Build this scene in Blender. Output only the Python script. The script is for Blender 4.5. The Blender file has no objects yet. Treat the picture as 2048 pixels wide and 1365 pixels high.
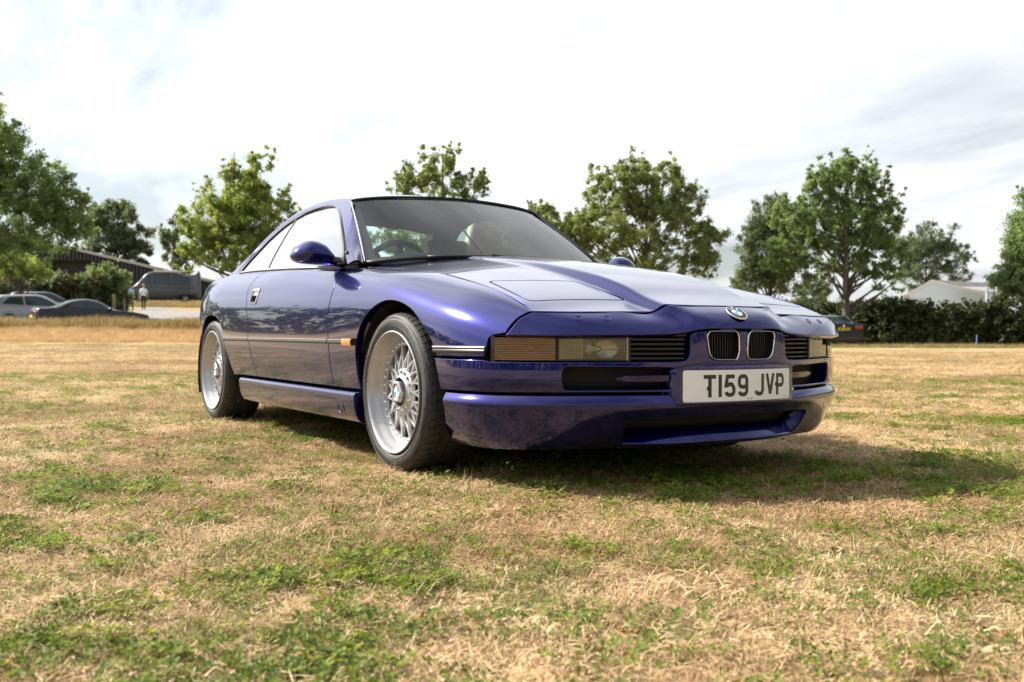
import bpy, bmesh, math, random
import numpy as np
from mathutils import Vector, Matrix, Euler
from mathutils.geometry import delaunay_2d_cdt

SC = bpy.context.scene
COL = SC.collection
R = math.radians
random.seed(7)
RNG = np.random.default_rng(11)

# ------------------------------------------------------------------ camera
CAM_POS = np.array([3.63344371, -2.57300141, 0.54876653])
YAW, PITCH, ROLL, FPX = R(148.3487269), R(-0.44993627), R(0.16532354), 1990.55
def cam_axes():
    f = np.array([math.cos(YAW)*math.cos(PITCH), math.sin(YAW)*math.cos(PITCH), math.sin(PITCH)])
    r = np.cross(f, [0, 0, 1]); r /= np.linalg.norm(r); u = np.cross(r, f)
    c, s = math.cos(ROLL), math.sin(ROLL)
    return f, c*r+s*u, c*u-s*r
FWD, RGT, UPV = cam_axes()
cam = bpy.data.cameras.new('camera'); cam_ob = bpy.data.objects.new('camera', cam); COL.objects.link(cam_ob)
cam.sensor_fit = 'HORIZONTAL'; cam.sensor_width = 36.0; cam.lens = FPX/2048*36.0
cam.clip_start = 0.05; cam.clip_end = 5000
M = Matrix(((RGT[0], UPV[0], -FWD[0], CAM_POS[0]), (RGT[1], UPV[1], -FWD[1], CAM_POS[1]), (RGT[2], UPV[2], -FWD[2], CAM_POS[2]), (0, 0, 0, 1)))
cam_ob.matrix_world = M
cam.dof.use_dof = True; cam.dof.focus_distance = 3.75; cam.dof.aperture_fstop = 5.0
SC.camera = cam_ob

# ------------------------------------------------------------------ light
SUN_DIR = np.array([-1.0, -0.78, 1.0]); SUN_DIR /= np.linalg.norm(SUN_DIR)
SUN_EL = math.asin(SUN_DIR[2]); SUN_AZ = math.atan2(SUN_DIR[0], SUN_DIR[1])     # clockwise from +Y
sun = bpy.data.lights.new('sun', 'SUN'); sun.energy = 5.0; sun.angle = R(0.55); sun.color = (1.0, 0.93, 0.82)
sun_ob = bpy.data.objects.new('sun', sun); COL.objects.link(sun_ob)
sun_ob.rotation_euler = Vector(-SUN_DIR).to_track_quat('-Z', 'Y').to_euler()

W = bpy.data.worlds.new('World'); SC.world = W; W.use_nodes = True
nt = W.node_tree; nt.nodes.clear()
def N(t, kind, **kw):
    n = t.nodes.new(kind)
    for k, v in kw.items():
        if k.startswith('i_'):
            key = k[2:]; key = int(key) if key.isdigit() else key.replace('_', ' ')
            n.inputs[key].default_value = v
        else: setattr(n, k, v)
    return n
def ramp(t, stops, interp='LINEAR'):
    n = t.nodes.new('ShaderNodeValToRGB'); cr = n.color_ramp; cr.interpolation = interp
    while len(cr.elements) < len(stops): cr.elements.new(0.5)
    for e, (p, c) in zip(cr.elements, stops):
        e.position = p; e.color = (*c, 1) if len(c) == 3 else c
    return n
sky = N(nt, 'ShaderNodeTexSky', sky_type='NISHITA', sun_disc=False, sun_elevation=SUN_EL, sun_rotation=SUN_AZ,
        altitude=60, air_density=1.0, dust_density=1.6, ozone_density=1.2)
tc = N(nt, 'ShaderNodeTexCoord'); sep = N(nt, 'ShaderNodeSeparateXYZ')
nt.links.new(tc.outputs['Generated'], sep.inputs[0])
zc = N(nt, 'ShaderNodeMath', operation='MAXIMUM', i_1=0.0); nt.links.new(sep.outputs['Z'], zc.inputs[0])
za = N(nt, 'ShaderNodeMath', operation='ADD', i_1=0.16); nt.links.new(zc.outputs[0], za.inputs[0])
px = N(nt, 'ShaderNodeMath', operation='DIVIDE'); py = N(nt, 'ShaderNodeMath', operation='DIVIDE')
nt.links.new(sep.outputs['X'], px.inputs[0]); nt.links.new(za.outputs[0], px.inputs[1])
nt.links.new(sep.outputs['Y'], py.inputs[0]); nt.links.new(za.outputs[0], py.inputs[1])
cmb = N(nt, 'ShaderNodeCombineXYZ'); nt.links.new(px.outputs[0], cmb.inputs[0]); nt.links.new(py.outputs[0], cmb.inputs[1])
mp = N(nt, 'ShaderNodeMapping'); mp.inputs['Rotation'].default_value = (0, 0, R(40)); mp.inputs['Scale'].default_value = (0.42, 1.0, 1.0)
nt.links.new(cmb.outputs[0], mp.inputs[0])
n1 = N(nt, 'ShaderNodeTexNoise', i_Scale=0.85, i_Detail=9.0, i_Roughness=0.58, i_Distortion=0.35)
n2 = N(nt, 'ShaderNodeTexNoise', i_Scale=2.6, i_Detail=8.0, i_Roughness=0.6, i_Distortion=0.2)
nt.links.new(mp.outputs[0], n1.inputs['Vector']); nt.links.new(cmb.outputs[0], n2.inputs['Vector'])
cov = ramp(nt, [(0.39, (0, 0, 0)), (0.62, (1, 1, 1))]); nt.links.new(n1.outputs['Fac'], cov.inputs[0])
tone = ramp(nt, [(0.30, (10.4, 10.8, 11.5)), (0.55, (12.2, 12.3, 12.5)), (0.8, (13.6, 13.5, 13.3))]); nt.links.new(n2.outputs['Fac'], tone.inputs[0])
cmul = N(nt, 'ShaderNodeMath', operation='MULTIPLY_ADD', i_1=0.70, i_2=0.25); nt.links.new(cov.outputs[0], cmul.inputs[0])
# thin cloud scatters forward: brighter towards the sun, greyer away from it
sdot = N(nt, 'ShaderNodeVectorMath', operation='DOT_PRODUCT'); nt.links.new(tc.outputs['Generated'], sdot.inputs[0]); sdot.inputs[1].default_value = tuple(SUN_DIR)
sf = N(nt, 'ShaderNodeMapRange', i_1=-1.0, i_2=1.0, i_3=0.0, i_4=1.0); nt.links.new(sdot.outputs['Value'], sf.inputs[0])
sp_ = N(nt, 'ShaderNodeMath', operation='POWER', i_1=1.6); nt.links.new(sf.outputs[0], sp_.inputs[0])
sm_ = N(nt, 'ShaderNodeMath', operation='MULTIPLY_ADD', i_1=1.35, i_2=0.52); nt.links.new(sp_.outputs[0], sm_.inputs[0])
tonex = N(nt, 'ShaderNodeVectorMath', operation='SCALE'); nt.links.new(tone.outputs[0], tonex.inputs[0]); nt.links.new(sm_.outputs[0], tonex.inputs['Scale'])
skyw = N(nt, 'ShaderNodeMix', data_type='RGBA')
nt.links.new(cmul.outputs[0], skyw.inputs['Factor']); nt.links.new(sky.outputs[0], skyw.inputs['A']); nt.links.new(tonex.outputs[0], skyw.inputs['B'])
bg = N(nt, 'ShaderNodeBackground', i_Strength=0.045); nt.links.new(skyw.outputs['Result'], bg.inputs[0])
wo = N(nt, 'ShaderNodeOutputWorld'); nt.links.new(bg.outputs[0], wo.inputs[0])

SC.view_settings.view_transform = 'Standard'; SC.view_settings.look = 'None'
SC.view_settings.gamma = 1.0; SC.view_settings.use_curve_mapping = False
SC.view_settings.exposure = 1.12
SC.render.engine = 'CYCLES'
SC.cycles.max_bounces = 8; SC.cycles.transparent_max_bounces = 12; SC.cycles.transmission_bounces = 6
SC.cycles.use_denoising = True; SC.cycles.sample_clamp_indirect = 6.0
# ------------------------------------------------------------------ materials
MATS = {}
def mat(name, color=(.5, .5, .5), rough=.5, metal=0.0, **kw):
    if name in MATS: return MATS[name]
    m = bpy.data.materials.new(name); m.use_nodes = True
    b = m.node_tree.nodes['Principled BSDF']
    b.inputs['Base Color'].default_value = (*color, 1); b.inputs['Roughness'].default_value = rough; b.inputs['Metallic'].default_value = metal
    for k, v in kw.items(): b.inputs[k.replace('_', ' ')].default_value = v
    MATS[name] = m; return m
def noise_color(m, c1, c2, scale, detail=4.0, bump=0.0, bscale=None, lo=.35, hi=.65, coord='Object', stretch=(1, 1, 1)):
    t = m.node_tree; b = t.nodes['Principled BSDF']
    tc = N(t, 'ShaderNodeTexCoord'); mp = N(t, 'ShaderNodeMapping'); mp.inputs['Scale'].default_value = stretch
    t.links.new(tc.outputs[coord], mp.inputs[0])
    n = N(t, 'ShaderNodeTexNoise', i_Scale=scale, i_Detail=detail, i_Roughness=.6); t.links.new(mp.outputs[0], n.inputs['Vector'])
    r = ramp(t, [(lo, c1), (hi, c2)]); t.links.new(n.outputs['Fac'], r.inputs[0]); t.links.new(r.outputs[0], b.inputs['Base Color'])
    if bump:
        n2 = N(t, 'ShaderNodeTexNoise', i_Scale=bscale or scale*4, i_Detail=5.0); t.links.new(mp.outputs[0], n2.inputs['Vector'])
        bp = N(t, 'ShaderNodeBump', i_Strength=bump, i_Distance=.01); t.links.new(n2.outputs['Fac'], bp.inputs['Height']); t.links.new(bp.outputs[0], b.inputs['Normal'])
    return m
def foliage_mat(name, c_dark, c_light, trans=.35, rough=.55):
    m = bpy.data.materials.new(name); m.use_nodes = True; t = m.node_tree; t.nodes.clear()
    g = N(t, 'ShaderNodeNewGeometry')
    at = N(t, 'ShaderNodeAttribute', attribute_name='tint')
    add = N(t, 'ShaderNodeMath', operation='ADD'); sc = N(t, 'ShaderNodeMath', operation='MULTIPLY', i_1=.5)
    t.links.new(g.outputs['Random Per Island'], sc.inputs[0]); t.links.new(sc.outputs[0], add.inputs[0])
    sc2 = N(t, 'ShaderNodeMath', operation='MULTIPLY', i_1=.5); t.links.new(at.outputs['Fac'], sc2.inputs[0]); t.links.new(sc2.outputs[0], add.inputs[1])
    r = ramp(t, [(.1, c_dark), (.9, c_light)]); t.links.new(add.outputs[0], r.inputs[0])
    d = N(t, 'ShaderNodeBsdfPrincipled', i_Roughness=rough); t.links.new(r.outputs[0], d.inputs['Base Color'])
    d.inputs['Specular IOR Level'].default_value = .35
    hs = N(t, 'ShaderNodeHueSaturation', i_Saturation=1.25, i_Value=1.5, i_Hue=.485); t.links.new(r.outputs[0], hs.inputs['Color'])
    tr = N(t, 'ShaderNodeBsdfTranslucent'); t.links.new(hs.outputs[0], tr.inputs[0])
    mx = N(t, 'ShaderNodeMixShader', i_0=trans); t.links.new(d.outputs[0], mx.inputs[1]); t.links.new(tr.outputs[0], mx.inputs[2])
    o = N(t, 'ShaderNodeOutputMaterial'); t.links.new(mx.outputs[0], o.inputs[0])
    MATS[name] = m; return m

# ------------------------------------------------------------------ objects
def tag(o, label=None, cat=None, group=None, kind=None):
    if label: o['label'] = label
    if cat: o['category'] = cat
    if group: o['group'] = group
    if kind: o['kind'] = kind
    return o
def empty(name, loc=(0, 0, 0), rz=0.0, parent=None):
    o = bpy.data.objects.new(name, None); COL.objects.link(o); o.location = loc; o.rotation_euler = (0, 0, rz)
    o.empty_display_size = .2
    if parent: o.parent = parent
    return o
def link(name, me, parent=None, loc=None, rot=None):
    o = bpy.data.objects.new(name, me); COL.objects.link(o)
    if parent: o.parent = parent
    if loc is not None: o.location = loc
    if rot is not None: o.rotation_euler = rot
    return o
def mesh_np(name, V, F, m=None, smooth=True, normals=None, attrs=None):
    """V (n,3); F either (k,3)/(k,4) array or list of arrays of such."""
    V = np.asarray(V, dtype=np.float32)
    Fs = F if isinstance(F, list) else [F]
    Fs = [np.asarray(f, dtype=np.int32) for f in Fs if len(f)]
    me = bpy.data.meshes.new(name)
    nl = sum(f.size for f in Fs); nf = sum(len(f) for f in Fs)
    me.vertices.add(len(V)); me.vertices.foreach_set('co', V.ravel())
    me.loops.add(nl); me.polygons.add(nf)
    me.loops.foreach_set('vertex_index', np.concatenate([f.ravel() for f in Fs]))
    tot = np.concatenate([np.full(len(f), f.shape[1], np.int32) for f in Fs])
    st = np.zeros(nf, np.int32); st[1:] = np.cumsum(tot)[:-1]
    me.polygons.foreach_set('loop_start', st)
    me.polygons.foreach_set('use_smooth', np.full(nf, smooth, bool))
    if attrs:
        for k, v in attrs.items():
            a = me.attributes.new(k, 'FLOAT', 'POINT'); a.data.foreach_set('value', np.asarray(v, np.float32))
    me.update(calc_edges=True); me.validate()
    if normals is not None: me.normals_split_custom_set_from_vertices(np.asarray(normals, np.float32).tolist())
    if m: me.materials.append(m)
    return me
class MB:
    """collects simple shapes into one mesh"""
    def __init__(s): s.V = []; s.F = []; s.n = 0
    def add(s, V, F):
        V = np.asarray(V, float); 
        for f in F: s.F.append(tuple(int(i)+s.n for i in f))
        s.V.append(V); s.n += len(V); return s
    def box(s, c, d, rot=None):
        x, y, z = np.array(d)/2
        V = np.array([(-x, -y, -z), (x, -y, -z), (x, y, -z), (-x, y, -z), (-x, -y, z), (x, -y, z), (x, y, z), (-x, y, z)])
        if rot is not None: V = V @ np.array(Euler(rot).to_matrix()).T
        return s.add(V+np.array(c), [(0, 3, 2, 1), (4, 5, 6, 7), (0, 1, 5, 4), (1, 2, 6, 5), (2, 3, 7, 6), (3, 0, 4, 7)])
    def tube(s, P, rad, n=8, cap=True):
        P = np.asarray(P, float); rad = np.broadcast_to(rad, len(P)); k = len(P)
        T = np.gradient(P, axis=0); T /= np.linalg.norm(T, axis=1)[:, None]+1e-9
        a = np.array([0, 0, 1.0]) if abs(T[0][2]) < .9 else np.array([1.0, 0, 0])
        V = []
        for i in range(k):
            u = np.cross(T[i], a); u /= np.linalg.norm(u)+1e-9; w = np.cross(T[i], u)
            th = np.arange(n)*2*math.pi/n
            V.append(P[i]+rad[i]*(np.cos(th)[:, None]*u+np.sin(th)[:, None]*w))
        F = [(i*n+j, i*n+(j+1) % n, (i+1)*n+(j+1) % n, (i+1)*n+j) for i in range(k-1) for j in range(n)]
        if cap: F += [tuple(range(n))[::-1], tuple((k-1)*n+j for j in range(n))]
        return s.add(np.concatenate(V), F)
    def lathe(s, prof, axis='y', n=48, c=(0, 0, 0)):
        prof = np.asarray(prof, float); k = len(prof); V = []
        th = np.arange(n)*2*math.pi/n
        for r_, a_ in prof:
            if axis == 'y': V.append(np.stack([r_*np.cos(th), np.full(n, a_), r_*np.sin(th)], 1))
            elif axis == 'z': V.append(np.stack([r_*np.cos(th), r_*np.sin(th), np.full(n, a_)], 1))
            else: V.append(np.stack([np.full(n, a_), r_*np.cos(th), r_*np.sin(th)], 1))
        F = [(i*n+j, i*n+(j+1) % n, (i+1)*n+(j+1) % n, (i+1)*n+j) for i in range(k-1) for j in range(n)]
        return s.add(np.concatenate(V)+np.array(c), F)
    def prism(s, poly, z0, z1, fn=None):
        """poly (n,2) extruded in z; fn maps (x,y,z)->3D"""
        n = len(poly); V = np.array([(x, y, z0) for x, y in poly]+[(x, y, z1) for x, y in poly])
        if fn: V = np.array([fn(*v) for v in V])
        return s.add(V, [tuple(range(n))[::-1], tuple(range(n, 2*n))]+[(i, (i+1) % n, n+(i+1) % n, n+i) for i in range(n)])
    def mesh(s, name, m, smooth=False, angle=None, recalc=True):
        me = bpy.data.meshes.new(name); me.from_pydata(np.concatenate(s.V).tolist(), [], s.F); 
        if m: me.materials.append(m)
        if recalc:
            bm = bmesh.new(); bm.from_mesh(me); bmesh.ops.recalc_face_normals(bm, faces=bm.faces); bm.to_mesh(me); bm.free()
        if smooth: me.shade_smooth()
        if angle:
            me.shade_smooth(); me.set_sharp_from_angle(angle=R(angle))
        me.update(); return me
    def obj(s, name, m, parent=None, **kw):
        return link(name, s.mesh(name, m, **kw), parent)
def bevel_mod(o, w=.004, seg=2):
    b = o.modifiers.new('bevel', 'BEVEL'); b.width = w; b.segments = seg; b.limit_method = 'ANGLE'; b.angle_limit = R(35); b.harden_normals = True
    return o

# ------------------------------------------------------------------ splines
class CS:
    """natural cubic spline through (t, Y)"""
    def __init__(s, t, Y):
        s.t = np.asarray(t, float); s.Y = np.asarray(Y, float); 
        if s.Y.ndim == 1: s.Y = s.Y[:, None]; s.flat = True
        else: s.flat = False
        sh = s.Y.shape; s.sh = sh[1:]; Y2 = s.Y.reshape(sh[0], -1)
        n = len(s.t); h = np.diff(s.t); A = np.zeros((n, n)); b = np.zeros((n, Y2.shape[1])); A[0, 0] = A[-1, -1] = 1
        for i in range(1, n-1):
            A[i, i-1] = h[i-1]; A[i, i] = 2*(h[i-1]+h[i]); A[i, i+1] = h[i]
            b[i] = 6*((Y2[i+1]-Y2[i])/h[i]-(Y2[i]-Y2[i-1])/h[i-1])
        s.M = np.linalg.solve(A, b); s.Y2 = Y2; s.h = h
    def __call__(s, x):
        x = np.atleast_1d(np.asarray(x, float)); i = np.clip(np.searchsorted(s.t, x)-1, 0, len(s.t)-2)
        h = s.h[i][:, None]; a = (s.t[i+1]-x)[:, None]; b = (x-s.t[i])[:, None]
        # linear extrapolation outside
        r = s.M[i]*a**3/(6*h)+s.M[i+1]*b**3/(6*h)+(s.Y2[i]/h-s.M[i]*h/6)*a+(s.Y2[i+1]/h-s.M[i+1]*h/6)*b
        r = r.reshape((len(x),)+s.sh)
        return r[:, 0] if s.flat else r
class Tensor:
    """interpolating tensor spline surface; G[i][k] = 3-vector at (u_i, v_k)"""
    def __init__(s, u, v, G): s.u = np.asarray(u, float); s.v = np.asarray(v, float); s.G = np.asarray(G, float); s.sv = CS(s.v, s.G.transpose(1, 0, 2)); s._c = {}
    def __call__(s, U, Vv):
        U = np.asarray(U, float); Vv = np.asarray(Vv, float)
        rows = s.sv(Vv)                       # (n, nu, 3)
        # weights of natural spline in u are linear in data: precompute basis
        if not hasattr(s, 'B'): s.B = CS(s.u, np.eye(len(s.u)))
        w = s.B(U)                            # (n, nu)
        return np.einsum('nu,nuc->nc', w, rows)
def in_poly(P, poly):
    x, y = P[:, 0], P[:, 1]; c = np.zeros(len(P), bool); n = len(poly); j = n-1
    for i in range(n):
        xi, yi = poly[i]; xj, yj = poly[j]
        m = ((yi > y) != (yj > y)); 
        if yi != yj: c ^= m & (x < (xj-xi)*(y-yi)/(yj-yi)+xi)
        j = i
    return c
def densify(poly, step):
    out = []; n = len(poly); poly = np.asarray(poly, float)
    for i in range(n):
        a, b = poly[i], poly[(i+1) % n]; k = max(1, int(math.ceil(np.linalg.norm(b-a)/step)))
        for j in range(k): out.append(a+(b-a)*j/k)
    return np.array(out)
def seg_dist(P, poly):
    d = np.full(len(P), 1e9); n = len(poly)
    for i in range(n):
        a = poly[i]; b = poly[(i+1) % n]; ab = b-a; L = ab@ab+1e-12
        t = np.clip(((P-a)@ab)/L, 0, 1); d = np.minimum(d, np.linalg.norm(P-(a+t[:, None]*ab), axis=1))
    return d
def smooth_poly(pts, n=10, closed=False):
    """Catmull-Rom through pts"""
    P = np.asarray(pts, float); k = len(P); out = []
    for i in range(k if closed else k-1):
        p0, p1, p2, p3 = (P[(i-1) % k], P[i], P[(i+1) % k], P[(i+2) % k]) if closed else (P[max(i-1, 0)], P[i], P[i+1], P[min(i+2, k-1)])
        for t in np.arange(n)/n:
            out.append(.5*((2*p1)+(-p0+p2)*t+(2*p0-5*p1+4*p2-p3)*t*t+(-p0+3*p1-3*p2+p3)*t**3))
    if not closed: out.append(P[-1])
    return np.array(out)
def round_rect(x0, x1, y0, y1, r, n=5):
    o = []
    for cx, cy, a in ((x1-r, y0+r, -90), (x1-r, y1-r, 0), (x0+r, y1-r, 90), (x0+r, y0+r, 180)):
        for k in range(n+1): t = R(a+90*k/n); o.append((cx+r*math.cos(t), cy+r*math.sin(t)))
    return np.array(o)
def panel_mesh(name, F, poly, holes=(), step=.016, su=1., sv=1., lip=.0022, gap=.0035, depth=.012, hole_depth=None, m=None, side=1, flip=False, off=0.0, eps=1e-4, hole_lip=None, hole_gap=0.0):
    """trim the surface F(u,v) by a polygon (and holes) given in uv; rounded edges; side=-1 mirrors y"""
    S = np.array([su, sv])
    loops = [densify(np.asarray(poly, float)*S, step)]+[densify(np.asarray(h, float)*S, step) for h in holes]
    def area(l): return .5*np.sum(l[:, 0]*np.roll(l[:, 1], -1)-np.roll(l[:, 0], -1)*l[:, 1])
    if area(loops[0]) < 0: loops[0] = loops[0][::-1]
    for i in range(1, len(loops)):
        if area(loops[i]) > 0: loops[i] = loops[i][::-1]
    lo, hi = loops[0].min(0), loops[0].max(0)
    gx, gy = np.meshgrid(np.arange(lo[0]+step*.5, hi[0], step), np.arange(lo[1]+step*.5, hi[1], step*.9))
    gx = gx+(np.arange(gx.shape[0]) % 2)[:, None]*step*.5
    Pg = np.stack([gx.ravel(), gy.ravel()], 1)
    ok = in_poly(Pg, loops[0])
    for h in loops[1:]: ok &= ~in_poly(Pg, h)
    Pg = Pg[ok]
    if len(Pg):
        d = np.min([seg_dist(Pg, l) for l in loops], axis=0); Pg = Pg[d > step*.55]
    P = np.concatenate(loops+[Pg]); edges = []; st = 0; rng = []
    for l in loops: k = len(l); edges += [(st+i, st+(i+1) % k) for i in range(k)]; rng.append((st, k)); st += k
    vv, ee, ff, ov, oe, of = delaunay_2d_cdt([Vector(p) for p in P], edges, [], 0, 1e-7)
    vv = np.array([tuple(v) for v in vv]); mp = {}
    for i, o in enumerate(ov):
        for q in o: mp[q] = i
    T = np.array([f for f in ff if len(f) == 3], int)
    cen = vv[T].mean(1); ok = in_poly(cen, loops[0])
    for h in loops[1:]: ok &= ~in_poly(cen, h)
    T = T[ok]; uv = vv/S
    e = eps
    X = F(uv[:, 0], uv[:, 1])
    du = F(uv[:, 0]+e/su, uv[:, 1])-F(uv[:, 0]-e/su, uv[:, 1]); dv = F(uv[:, 0], uv[:, 1]+e/sv)-F(uv[:, 0], uv[:, 1]-e/sv)
    Nn = np.cross(du, dv); Nn /= np.linalg.norm(Nn, axis=1)[:, None]+1e-12
    if flip: Nn = -Nn; T = T[:, ::-1]
    if off: X = X+Nn*off
    V = [X]; NN = [Nn]; FF = [T]; nv = len(X); Q = []
    for li, (s0, k) in enumerate(rng):
        idx = np.array([mp[s0+i] for i in range(k)]); p = X[idx]; nrm = Nn[idx]
        tg = np.roll(p, -1, 0)-np.roll(p, 1, 0); tg /= np.linalg.norm(tg, axis=1)[:, None]+1e-12
        L = np.cross(tg, nrm); L /= np.linalg.norm(L, axis=1)[:, None]+1e-12
        if flip: L = -L
        lp = lip if li == 0 or hole_lip is None else hole_lip
        g = gap if li == 0 else hole_gap
        p = p-L*(lp+g*.5); X[idx] = p
        dp = depth if li == 0 or hole_depth is None else hole_depth
        if dp <= 0: continue
        prev = idx
        for a in (45, 90):
            ca, sa = math.cos(R(a)), math.sin(R(a))
            V.append(p+L*lp*sa-nrm*lp*(1-ca)); NN.append(nrm*ca+L*sa)
            cur = np.arange(nv, nv+k); nv += k
            q = np.stack([prev, cur, np.roll(cur, -1), np.roll(prev, -1)], 1); Q.append(q if not flip else q[:, ::-1]); prev = cur
        V.append(p+L*lp-nrm*dp); NN.append(L.copy()); cur = np.arange(nv, nv+k); nv += k
        q = np.stack([prev, cur, np.roll(cur, -1), np.roll(prev, -1)], 1); Q.append(q if not flip else q[:, ::-1])
    V = np.concatenate(V); NN = np.concatenate(NN)
    if side < 0:
        V = V*[1, -1, 1]; NN = NN*[1, -1, 1]; FF = [f[:, ::-1] for f in FF]; Q = [q[:, ::-1] for q in Q]
    return mesh_np(name, V, FF+([np.concatenate(Q)] if Q else []), m, True, NN)
def grid_mesh(name, F, u, v, m=None, side=1, flip=False, off=0.0):
    U, Vv = np.meshgrid(u, v, indexing='ij'); nu, nv = U.shape; U = U.ravel(); Vv = Vv.ravel()
    X = F(U, Vv); e = 1e-4
    Nn = np.cross(F(U+e, Vv)-F(U-e, Vv), F(U, Vv+e)-F(U, Vv-e)); Nn /= np.linalg.norm(Nn, axis=1)[:, None]+1e-12
    i = np.arange(nu-1)[:, None]*nv+np.arange(nv-1)[None, :]; i = i.ravel()
    Q = np.stack([i, i+nv, i+nv+1, i+1], 1)
    if flip: Nn = -Nn; Q = Q[:, ::-1]
    if off: X = X+Nn*off
    if side < 0: X = X*[1, -1, 1]; Nn = Nn*[1, -1, 1]; Q = Q[:, ::-1]
    return mesh_np(name, X, Q, m, True, Nn)
# strokes -> letter polygons (flat glyphs built as real thin geometry)
def stroke(P, w, closed=False):
    """offset a polyline into a polygon of width w with mitred joints"""
    P = np.asarray(P, float); P = P[np.concatenate([[True], np.linalg.norm(np.diff(P, axis=0), axis=1) > 1e-6])]; n = len(P); L, Rr = [], []
    for i in range(n):
        a = P[i]-P[i-1] if i else P[1]-P[0]; b = P[i+1]-P[i] if i < n-1 else P[-1]-P[-2]
        a = a/np.linalg.norm(a); b = b/np.linalg.norm(b); t = a+b; t /= np.linalg.norm(t)+1e-9
        nrm = np.array([-t[1], t[0]]); c = max(.35, nrm@np.array([-a[1], a[0]]))
        L.append(P[i]+nrm*w/2/c); Rr.append(P[i]-nrm*w/2/c)
    return np.array(L), np.array(Rr)
def arc(cx, cy, r, a0, a1, n=8, ry=None): return [(cx+r*math.cos(R(a0+(a1-a0)*k/n)), cy+(ry or r)*math.sin(R(a0+(a1-a0)*k/n))) for k in range(n+1)]
GLYPH = {   # unit: stroke centre lines in a cell of width .86/height 1.0 after inset, drawn in plate proportions (50 x 79, stroke 14)
 'T': [[(0, 72), (50, 72)], [(25, 72), (25, 0)]],
 'I': [[(7, 79), (7, 0)]],
 '5': [[(46, 72), (13, 72), (7.5, 40)]+[(12, 40)]+arc(26, 31, 17, 100, 60, 3, 14)+arc(29, 26, 14, 50, 0, 4)+arc(29, 21, 14, 0, -90, 5)+arc(21, 21, 14, -90, -165, 5)],
 '9': [[(43, 40), (43, 58)]+arc(29, 58, 14, 0, 90, 5)+arc(21, 58, 14, 90, 180, 5)+arc(21, 48, 14, 180, 270, 5)+[(30, 34), (43, 38)], [(43, 58), (43, 21)]+arc(29, 21, 14, 0, -90, 5)+arc(21, 21, 14, -90, -165, 5)],
 'J': [[(43, 79), (43, 21)]+arc(29, 21, 14, 0, -90, 5)+arc(21, 21, 14, -90, -170, 5)],
 'V': [[(6, 79), (25, 5)], [(44, 79), (25, 5)]],
 'P': [[(7, 0), (7, 79)], [(7, 72), (29, 72)]+arc(29, 58, 14, 90, 0, 5)+arc(29, 49, 14, 0, -90, 5)+[(7, 35)]],
 'B': [[(7, 0), (7, 79)], [(7, 72), (30, 72)]+arc(30, 57, 14, 90, -90, 6)+[(7, 42)], [(7, 42), (30, 40)]+arc(30, 24, 16, 90, -90, 6)+[(7, 7)]],
 'M': [[(6, 0), (6, 79)], [(44, 0), (44, 79)], [(6, 76), (25, 30)], [(44, 76), (25, 30)]],
 'W': [[(4, 79), (15, 0)], [(15, 0), (25, 60)], [(25, 60), (35, 0)], [(35, 0), (46, 79)]],
}
GW = {'I': 14, ' ': 22}
def glyph(mb, ch, fn, thick, w=14, scale=1.0, dx=0., dy=0.):
    """thin solid strokes; fn(x, y, h) -> 3D"""
    for si, P in enumerate(GLYPH[ch]):
        L, Rr = stroke(P, w); n = len(L); h = thick*(1+.15*si)
        V = [fn((x*scale)+dx, (y*scale)+dy, 0) for x, y in L]+[fn(x*scale+dx, y*scale+dy, 0) for x, y in Rr]
        V += [fn((x*scale)+dx, (y*scale)+dy, h) for x, y in L]+[fn(x*scale+dx, y*scale+dy, h) for x, y in Rr]
        F = []
        for i in range(n-1):
            F += [(2*n+i, 3*n+i, 3*n+i+1, 2*n+i+1), (i, i+1, 2*n+i+1, 2*n+i), (n+i, 3*n+i, 3*n+i+1, n+i+1)]
        F += [(0, n, 3*n, 2*n), (n-1, 2*n-1, 4*n-1, 3*n-1)]
        mb.add(V, F)
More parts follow.
